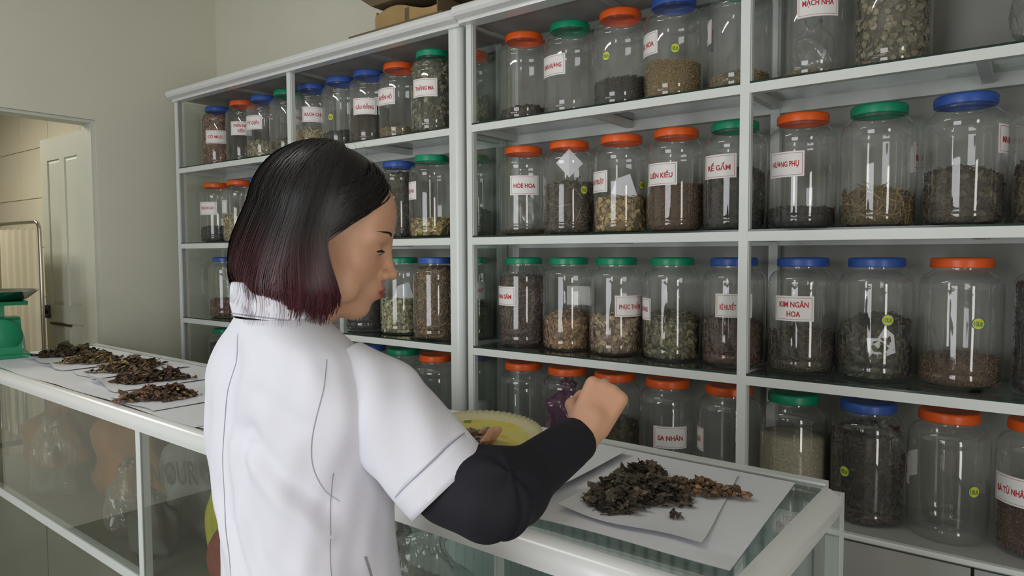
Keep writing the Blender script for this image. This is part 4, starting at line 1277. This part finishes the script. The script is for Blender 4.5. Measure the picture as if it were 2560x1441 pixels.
CR, CF = np.array((_rt.x, _rt.y, 0)), np.array((_fw.x, _fw.y, 0))
hand(RWR + CR * .012 + zh * .012, CR * .45 + zh * .72 + CF * .30, -CF * .92 - CR * .05 + zh * .25, (1.25, 1.15, .6), (((.55, .45, -.75), .036, .0125), ((.9, -.25, -.6), .028, .0105), ((.9, -.5, -.3), .022, .009)), -1)
hand(LWR + np.array((.02, .02, .012)), np.array((.72, .62, .12)), np.array((.05, .05, -1.0)), (.25, .25, .2), (((.4, .8, -.3), .036, .0125), ((.8, .4, -.4), .028, .0105), ((.9, .1, -.2), .022, .009)), -1)
V, F = polygonise(S, (-1.32, .45, .0), (-.42, 1.16, 1.70), .0024)
# skin colour, with lips and a faint blush
hl = (V - O) @ HM / HS
skin = np.tile(np.array((.60, .335, .215)), (len(V), 1))
def blend(c, wgt):
    global skin
    skin = skin * (1 - wgt[:, None]) + np.array(c) * wgt[:, None]
inhead = np.linalg.norm(V - O, axis=1) < .16
lipw = np.exp(-(((hl[:, 0] - .099) / .010) ** 4 + ((hl[:, 1]) / .0165) ** 4 + ((hl[:, 2] + .0668) / .0105) ** 4)) * inhead
blend((.42, .085, .075), np.clip(lipw * 1.3, 0, 1))
blush = np.exp(-(((hl[:, 2] + .03) / .02) ** 2 + ((hl[:, 0] - .06) / .03) ** 2)) * inhead * .25
blend((.62, .28, .19), blush)
me = np_mesh('person', V, F, M['skin'], skin)
PERSON = bpy.data.objects.new('person', me); COL.objects.link(PERSON)
tag(PERSON, 'woman with a dark bob in a white short sleeved coat reaching over the counter', 'person')

# ---- eyes, brow
def surf_x(y, z, x0=.04, x1=.13):
    for _ in range(16):
        xm = (x0 + x1) / 2
        if S.ev(H(xm, y, z)[None])[0] < 0: x0 = xm
        else: x1 = xm
    return x0
for sg in (-1, 1):
    c = H(.0742, sg * .0302, -.0005)
    mb = MB(); n = 20; pts = []
    for j in range(11):
        t = math.pi * j / 10
        for i in range(n):
            a = 2 * math.pi * i / n
            pts.append((math.cos(t), math.sin(t) * math.cos(a), math.sin(t) * math.sin(a)))
    # almond-shaped visible part of the eye, looking down
    v = []
    for p in pts:
        q = np.array((p[0] * .0105, p[1] * .0125, p[2] * .0042)) * HS
        v.append(c + HM @ (q + np.array((.0022, 0, -.0012)) ))
    mb.grid([tuple(x) for x in v], n, 11, True)
    e = mb.build('eye', M['eyew'], PERSON)
    mb = MB(); v = []
    for p in pts:
        q = np.array((p[0] * .0060, p[1] * .0062, p[2] * .0042)) * HS
        v.append(c + HM @ (q + np.array((.0068, sg * -.0005, -.0014))))
    mb.grid([tuple(x) for x in v], n, 11, True); mb.build('iris', M['iris'], e)
    # lashes: dark fringe along the upper lid
    mb = MB(); rng = random.Random(3)
    for k in range(46):
        u = -1 + 2 * k / 45
        p0 = np.array((.0842 - .0055 * u * u, sg * .0302 + u * .0142, .0026 - .0035 * u * u))
        dr_ = np.array((.0065, u * .0035 + rng.uniform(-.001, .001), -.0022 + rng.uniform(-.001, .001)))
        a, b = H(*p0), H(*(p0 + dr_)); w_ = hz * .0006
        mb.add([tuple(a - w_), tuple(a + w_), tuple(b)], [(0, 1, 2)])
    pts2 = []
    for dz in (0, .0016):
        for k in range(15):
            u = -1 + 2 * k / 14
            pts2.append(tuple(H(.0852 - .0060 * u * u, sg * .0302 + u * .0145, .0020 + dz - .0036 * u * u)))
    mb.grid(pts2, 15, 2); mb.build('lashes', M['lash'], PERSON)
    mb = MB()
    us = np.linspace(0, 1.25, 12); bz = lambda u: .0295 + .0030 * math.sin(u * 2.6)
    bxs = [surf_x(sg * (.014 + .034 * u), bz(u)) for u in us]
    for k in range(190):
        u = rng.random(); u2 = u + .22; dz = rng.uniform(-.0026, .0026) * (1.15 - u)
        p = H(np.interp(u, us, bxs) + .0006 - .25 * max(0, dz), sg * (.014 + .034 * u), bz(u) + dz)
        q = H(np.interp(u2, us, bxs) + .0009 - .2 * max(0, dz), sg * (.014 + .034 * u2), bz(u2) + dz * .6 + .0008)
        w_ = hz * .0005
        mb.add([tuple(p - w_), tuple(p + w_), tuple(q)], [(0, 1, 2)])
    mb.build('eyebrow', M['lash'], PERSON)

# ---- hair: inner cap + many strand ribbons
HR = random.Random(12)
def smooth(a, b, x):
    t = min(1, max(0, (x - a) / (b - a))); return t * t * (3 - 2 * t)
def hair_pt(azd, s, off):
    """azd: degrees from the face direction towards her right (neg = left); s in 0..1 crown->tip; off outward offset"""
    a = R_(azd); aa = abs(azd)
    zend = -.118 - .034 * smooth(70, 150, aa)
    if azd > 0: zend += .034 * smooth(112, 135, aa) * (1 - smooth(166, 179, aa))
    if s < .5:
        th = R_(4 + 92 * s / .5)
        rx, ry, rz = .112 + off, .086 + off, .104 + off
        return (-.024 + rx * math.sin(th) * math.cos(a), -ry * math.sin(th) * math.sin(a), .045 + rz * math.cos(th))
    t = (s - .5) / .5
    z0 = .045 + (.104 + off) * math.cos(R_(96))
    z = z0 + (zend - z0) * t
    curl = -.018 * smooth(.70, 1.0, t) - .020 * smooth(125, 170, aa) * smooth(.45, 1.0, t)
    fl = .014 * math.sin(min(1, t / .75) * math.pi * .5)
    rx, ry = .112 * math.sin(R_(96)) + off + fl + curl, .086 * math.sin(R_(96)) + off + fl * .7 + curl
    # front locks swing forward along the jaw
    sw = R_(26) * smooth(115, 72, aa) * smooth(.15, 1, t) * (1 if azd >= 0 else -1)
    return (-.024 + rx * math.cos(a - sw), -ry * math.sin(a - sw), z)
def hairline(aa):
    """crown->tip parameter where the hair stops on the forehead side"""
    return .29 + .20 * smooth(18, 74, aa) + .55 * smooth(74, 82, aa)
def hcol(z, rng=None):
    t = smooth(.03, -.11, z)
    k = 1 + (rng.uniform(-.35, .5) if rng else 0)
    top = np.array((.0085, .0075, .0075)); end = np.array((.050, .0105, .0150))
    return tuple((top * (1 - t) + end * t) * k)
mb = MB(); nu, nv = 144, 40; pts = []; cols = []
for j in range(nv + 1):
    for i in range(nu):
        azd = -180 + 360 * i / nu
        smax = min(.95, hairline(abs(azd)))
        q = hair_pt(azd, smax * j / nv, .004 if abs(azd) > 82 else .004 - .012 * (j / nv) ** 3)
        pts.append(tuple(H(*q))); cols.append(hcol(q[2]))
mb.grid(pts, nu, nv + 1, True); mb.c = cols
HAIR = mb.build('hair', M['hair'], PERSON, True)
sm = MB()
def ribbon(path, width, rng, cj):
    n = len(path); vs_ = []; cs = []
    for k, p in enumerate(path):
        P = H(*p)
        d = H(*path[min(k + 1, n - 1)]) - H(*path[max(k - 1, 0)])
        out = P - H(-.024, 0, min(p[2], .06))
        sd = np.cross(d, out); sd /= np.linalg.norm(sd) + 1e-9
        w_ = width * (1 - .75 * (k / (n - 1)) ** 2) * (.35 + .65 * min(1, k / 2))
        vs_ += [tuple(P - sd * w_), tuple(P + sd * w_)]
        c = np.array(hcol(p[2])) * cj; cs += [tuple(c)] * 2
    b = len(sm.v); sm.v += vs_; sm.c += cs
    for k in range(n - 1):
        sm.f.append((b + 2 * k, b + 2 * k + 1, b + 2 * k + 3, b + 2 * k + 2)); sm.smooth.append(True)
for k in range(5200):
    azd = HR.choice([-1, 1]) * HR.uniform(76, 180)
    if HR.random() < .62: azd = abs(azd)
    off = HR.uniform(.004, .0115); s1 = HR.uniform(.90, 1.0) + .030 * math.sin(azd * .55) + .02 * math.sin(azd * 1.7 + 1); s0 = HR.uniform(.04, .55) * (HR.random() ** .7)
    ph = HR.uniform(0, 6.28); wv = HR.uniform(.3, 1.6); slant = HR.uniform(-5, 5) + 7
    path = []
    for q in range(15):
        s = s0 + (s1 - s0) * q / 14
        p = hair_pt(azd + wv * math.sin(ph + 5 * s) + slant * (s - .5) * (1 if abs(azd) < 170 else 0), s, off)
        path.append(p)
    ribbon(path, HR.uniform(.0006, .0018), HR, HR.uniform(.55, 1.9))
# hair combed back from the forehead hairline
for k in range(900):
    sd = HR.choice([-1, 1, 1]); a0 = HR.uniform(12, 74)
    s0 = hairline(a0) - HR.uniform(0, .16); off = HR.uniform(.0035, .008)
    path = []
    aend = HR.uniform(86, 118); send = HR.uniform(.72, 1.0)
    for q in range(15):
        t = q / 14; e = smooth(0, .75, t)
        aa = a0 + (aend - a0) * e; s = s0 + (send - s0) * t ** 1.25
        path.append(hair_pt(sd * aa, s, off))
    ribbon(path, HR.uniform(.0006, .0015), HR, HR.uniform(.6, 1.6))
# loose fly-away hairs at the crown and tips
for k in range(90):
    azd = HR.uniform(-180, 180); s0 = HR.uniform(.02, .25); s1 = s0 + HR.uniform(.15, .3); lift = HR.uniform(.004, .014)
    path = [hair_pt(azd + 12 * t, s0 + (s1 - s0) * t, .010 + lift * math.sin(math.pi * t)) for t in [q / 11 for q in range(12)]]
    ribbon(path, .00028, HR, 1.0)
for k in range(160):
    azd = HR.uniform(95, 180); off = HR.uniform(.008, .016)
    path = [hair_pt(azd - 3 * t, .75 + .30 * t, off + .012 * t * t) for t in [q / 9 for q in range(10)]]
    ribbon(path, .0003, HR, 1.3)
st = sm.build('strands', M['hair'], HAIR, True); st['kind'] = 'stuff'

# ---- white coat
def catmull(rows, n):
    R0 = np.array(rows, float); out = []
    m = len(R0)
    for i in range(m - 1):
        p0, p1, p2, p3 = R0[max(i - 1, 0)], R0[i], R0[i + 1], R0[min(i + 2, m - 1)]
        for k in range(n):
            t = k / n
            out.append(.5 * ((2 * p1) + (-p0 + p2) * t + (2 * p0 - 5 * p1 + 4 * p2 - p3) * t * t + (-p0 + 3 * p1 - 3 * p2 + p3) * t ** 3))
    out.append(R0[-1]); return np.array(out)
# z, centre shift to her right, forward shift, half width, half depth, squareness
C0 = np.array((-.920, .660, 0))
TORSO = [(.760, .010, .005, .190, .140, 2.3), (.860, .010, .004, .182, .138, 2.3), (.960, .026, .004, .158, .126, 2.3), (1.030, .021, .004, .150, .122, 2.3), (1.080, .016, .003, .150, .121, 2.3),
         (1.140, .009, .002, .158, .121, 2.4), (1.200, .000, .000, .171, .119, 2.5), (1.255, .000, -.002, .178, .113, 2.6), (1.300, .004, -.010, .181, .104, 2.6), (1.332, .010, -.018, .172, .092, 2.5), (1.362, .014, -.026, .150, .078, 2.3), (1.388, .018, -.033, .106, .068, 2.1), (1.406, .019, -.037, .073, .062, 2.0)]
rows = catmull(TORSO, 8); NU = 128
def fold(u, z):
    """cloth relief (metres, outward) on the back; u = angle from straight back, + towards her right side"""
    r = 0
    def crease(pts, w_, a):
        best = 9
        for (u0, z0), (u1, z1) in zip(pts[:-1], pts[1:]):
            dx, dz = (u1 - u0) * .14, z1 - z0; L2 = dx * dx + dz * dz
            t = min(1, max(0, ((u - u0) * .14 * dx + (z - z0) * dz) / L2))
            d = math.hypot((u - u0) * .14 - dx * t, z - z0 - dz * t); best = min(best, d)
        return a * math.exp(-(best / w_) ** 2)
    r += crease([(.02, 1.38), (.0, 1.22), (.05, 1.12), (.35, 1.02), (.75, .93)], .018, -.0065)
    r += crease([(.30, 1.24), (.28, 1.16), (.42, 1.08), (.75, 1.01)], .020, -.0060)
    r += crease([(.42, 1.25), (.75, 1.20), (1.15, 1.15)], .013, -.0050)
    r += crease([(.40, 1.215), (.8, 1.155), (1.2, 1.11)], .014, .0045)
    r += crease([(.18, 1.22), (.20, 1.10), (.45, 1.0), (.8, .95)], .016, .0050)
    r += crease([(-.25, 1.12), (.05, 1.03), (.4, .96)], .016, .0040)
    r += crease([(-.6, 1.10), (-.35, 1.03), (-.1, .97)], .014, -.0045)
    r += crease([(.9, 1.06), (1.4, 1.03)], .016, .0035)
    r += crease([(.5, 1.31), (.9, 1.27)], .014, -.0030)
    r += .0009 * math.sin(9 * u + 22 * z) + .0007 * math.sin(17 * u - 31 * z)
    return r * 1.6
def torso_pt(row, ang, extra=0):
    z, sx, sy, a, b, e = row
    # ang: 0 = straight back, + to her right
    c, s2 = math.cos(ang), math.sin(ang)
    k = (abs(s2) ** e + abs(c) ** e) ** (-1 / e)
    f = fold(ang, z) * smooth(2.4, 1.5, abs(ang)) * smooth(1.385, 1.33, z) if abs(ang) < 2.4 else 0
    f += .030 * math.exp(-((ang - 1.5) / .48) ** 2 - ((z - 1.270) / .060) ** 2)
    x = (a + f + extra) * s2 * k; y = -(b + f + extra) * c * k
    return C0 + TR * (x + sx) + TF * (y + sy) + np.array((0, 0, z))
pts = []
for row in rows:
    for i in range(NU):
        pts.append(tuple(torso_pt(row, -math.pi + 2 * math.pi * i / NU)))
mb = MB(); mb.grid(pts, NU, len(rows), True)
COAT = mb.build('coat', M['coatw'], PERSON)
sol = COAT.modifiers.new('solidify', 'SOLIDIFY'); sol.thickness = .0025; sol.offset = -1
# seams on the back
def seam(name, uz, w_=.00055, lift=.0006):
    m = MB(); P = []
    for (u, z) in uz:
        row = [np.interp(z, [q[0] for q in rows], [q[k] for q in rows]) for k in range(6)]
        P.append((torso_pt(row, u, lift), torso_pt(row, u + .012, lift)))
    pts = []
    for (a, b) in P:
        pts += [tuple(a)]
    for (a, b) in P:
        d = (b - a) / np.linalg.norm(b - a); pts += [tuple(a + d * w_ * 2)]
    m.grid(pts, len(P), 2); return m.build(name, M['seam'], COAT)
def interp(pts, n=40):
    return [tuple(p) for p in catmull(pts, max(2, n // len(pts)))]
seam('back_seam', interp([(.02, 1.385), (-.06, 1.30), (-.10, 1.2), (-.10, 1.12), (.0, 1.05), (.08, .98), (.10, .9), (.1, .78)]))
seam('side_seam', interp([(1.25, 1.20), (1.22, 1.1), (1.20, 1.0), (1.22, .9), (1.22, .78)]))
seam('armhole_seam', interp([(1.32, 1.357), (1.20, 1.335), (1.08, 1.295), (1.02, 1.25), (1.05, 1.21), (1.17, 1.175), (1.33, 1.155)]))
seam('pocket_edge', interp([(1.62, 1.065), (1.70, 1.02), (1.70, .97)]), .0022)
# collar
mb = MB(); nC = 72; prof_c = []
cpts = []
for j, (dz, gr) in enumerate(((-.004, .0), (.012, .004), (.034, .003), (.040, .0015), (.041, -.001), (.036, -.004), (.010, -.005))):
    for i in range(nC):
        a = -math.pi + 2 * math.pi * i / nC
        c, s2 = math.cos(a), math.sin(a)
        tilt = .012 * c                                    # higher at the nape
        p = C0 + TR * ((.072 + gr) * s2 + .019) + TF * (-(.064 + gr) * c - .037) + np.array((0, 0, 1.402 + dz * (1 + .12 * c) + tilt))
        cpts.append(tuple(p))
mb.grid(cpts, nC, 7, True); mb.build('collar', M['coatw'], COAT)
cs = []
for dz in (.0, .0022):
    for i in range(nC):
        a = -math.pi + 2 * math.pi * i / nC
        c, s2 = math.cos(a), math.sin(a)
        cs.append(tuple(C0 + TR * (.0745 * s2 + .019) + TF * (-.0665 * c - .037) + np.array((0, 0, 1.4005 + dz * .6 + .012 * c))))
MB().grid(cs, nC, 2, True).build('collar_seam', M['seam'], COAT)

# sleeves: rings along an axis
def ring_tube(path, n=56, relief=None):
    """path rows: x,y,z,ra,rb ; ra along 'up-ish' side vector, rb across"""
    Pn = np.array(path); pts = []; fr = []
    for k in range(len(Pn)):
        d = Pn[min(k + 1, len(Pn) - 1), :3] - Pn[max(k - 1, 0), :3]; d /= np.linalg.norm(d)
        a = zh - d * (zh @ d); a /= np.linalg.norm(a); b = np.cross(d, a)
        for i in range(n):
            t = 2 * math.pi * i / n
            f = relief(k / (len(Pn) - 1), t) if relief else 0
            pts.append(tuple(Pn[k, :3] + a * (Pn[k, 3] + f) * math.cos(t) + b * (Pn[k, 4] + f) * math.sin(t)))
        fr.append((d, a, b))
    return pts, fr
def sleeve(sh, ax, r, L, name, sg):
    d = ax / np.linalg.norm(ax)
    keys = [(-.060, .040, .045), (-.020, .056, .056), (.02, .068, .062), (.055, .072, .063), (.10, .071, .062), (L - .03, .069, .062), (L, .069, .063)]
    path = catmull([tuple(sh + d * t + np.array((0, 0, -.004))) + (a * r, b * r) for t, a, b in keys], 7)
    def rel(k, t):
        return .0030 * math.sin(3 * t + 9 * k) * k * (1 - k) * 3 + .0022 * math.sin(5 * t - 14 * k + 1) * smooth(0, .3, k)
    pts, fr = ring_tube(path, 56, rel)
    o = MB().grid(pts, 56, len(path), True).build('sleeve', M['coatw'], COAT)
    m = o.modifiers.new('solidify', 'SOLIDIFY'); m.thickness = .002; m.offset = -1
    # turned-up cuff
    e0 = sh + d * (L - .036) + np.array((0, 0, -.004)); e1 = sh + d * (L + .002) + np.array((0, 0, -.004))
    path2 = [tuple(e0 + (e1 - e0) * t) + (.0715 * r, .0650 * r) for t in (0, .25, .5, .75, 1)]
    pts, _ = ring_tube(path2, 56, lambda k, t: .0012 * math.sin(4 * t))
    o2 = MB().grid(pts, 56, 5, True).build('cuff', M['coatw'], COAT)
    m = o2.modifiers.new('solidify', 'SOLIDIFY'); m.thickness = .003; m.offset = -1
    path3 = [tuple(e0 - d * .0005 * t) + (.0718 * r, .0653 * r) for t in (0, 3)]
    pts, _ = ring_tube(path3, 56); MB().grid(pts, 56, 2, True).build('cuff_seam', M['seam'], COAT)
sleeve(RSH, CUF - RSH, 1.0, float(np.linalg.norm(CUF - RSH)), 'right', 1)
sleeve(LSH, LEL - LSH, .95, .175, 'left', -1)

# ---- black long sleeved jersey under the coat (arms)
def jersey(sh, el, wr, CUF_=None):
    s = SDF(); up = (el - sh); up /= np.linalg.norm(up); fo = (wr - el); Lf = np.linalg.norm(fo); fo /= Lf
    s.cap(sh + up * .0, CUF_ if CUF_ is not None else el - up * .03, .046, .052, .02); s.cap(CUF_ if CUF_ is not None else el - up * .03, el - up * .02, .052, .055, .02)
    s.cap(el - up * .015, el + fo * .02, .055, .050, .03)
    s.cap(el + fo * .01, wr - fo * .012, .047, .0365, .03)
    lo = np.minimum(np.minimum(sh, el), wr) - .08; hi = np.maximum(np.maximum(sh, el), wr) + .08
    V, F = polygonise(s, lo, hi, .0035)
    # cut flat at the wrist, gather folds round the elbow
    t = (V - wr) @ fo
    over = t > -.002
    V[over] -= fo * (t[over] + .002)[:, None]
    bis = (up - fo); bis /= np.linalg.norm(bis)
    nrm = np.cross(up, fo); nrm /= np.linalg.norm(nrm)
    q = V - el; rr = np.linalg.norm(q, axis=1)
    ang = np.arctan2(q @ fo + q @ up * .3, q @ (-bis) + 1e-6)
    wgt = np.exp(-(rr / .085) ** 2) * (t < -.04)
    fold_ = np.sin(ang * 4.5 + (q @ nrm) * 22 + 1.2 * np.sin((q @ up) * 50))
    dirn = q / np.maximum(rr, 1e-6)[:, None]
    V = V + dirn * (fold_ * wgt * .0040)[:, None]
    al = (V - sh) @ up
    V = V + dirn * (np.sin(al * 85 + (q @ nrm) * 40) * .0016 * (1 - wgt) * (t < -.03))[:, None]
    return np_mesh('jersey_sleeve', V, F, M['black'])
for q in ((RSH * .55 + CUF * .45, REL, RWR, CUF), (LSH, LEL, LWR)):
    link('jersey_sleeve', jersey(*q), PERSON)
# neck edge of the jersey
mb = MB(); pts = []
for dz, g in ((-.02, .004), (.012, .002), (.020, .0), (.0195, -.002)):
    for i in range(48):
        a = 2 * math.pi * i / 48
        p = NB + TR * ((.058 + g) * math.sin(a)) + TF * ((.056 + g) * math.cos(a) + .004) + np.array((0, 0, .022 + dz))
        pts.append(tuple(p))
mb.grid(pts, 48, 4, True).build('jersey_neck', M['black'], PERSON)
# ---- trousers and shoes (below the frame)
s = SDF()
el_ = np.stack([TR, TF, zh], 1)
s.ell((-.905, .665, .88), (.165, .120, .13), el_, .05)
for sg in (-1, 1):
    hip = np.array((-.905, .665, .86)) + TR * sg * .085; kn = np.array((-.905, .675, .47)) + TR * sg * .09; an = np.array((-.905, .650, .09)) + TR * sg * .095
    s.cap(hip, kn, .088, .068, .03); s.cap(kn, an, .068, .060, .02)
V, F = polygonise(s, (-1.2, .45, .0), (-.6, .9, 1.05), .007)
link('trousers', np_mesh('trousers', V, F, M['trouser']), PERSON)
for sg in (-1, 1):
    an = np.array((-.905, .650, .09)) + TR * sg * .095
    s = SDF(); s.cap(an + np.array((0, -.02, -.050)), an + TF * .15 + np.array((0, 0, -.055)), .040, .034, .02)
    V, F = polygonise(s, an - .12, an + np.array((.12, .26, .12)), .006)
    V[:, 2] = np.maximum(V[:, 2], .001)
    link('shoe', np_mesh('shoe', V, F, M['shoe']), PERSON)
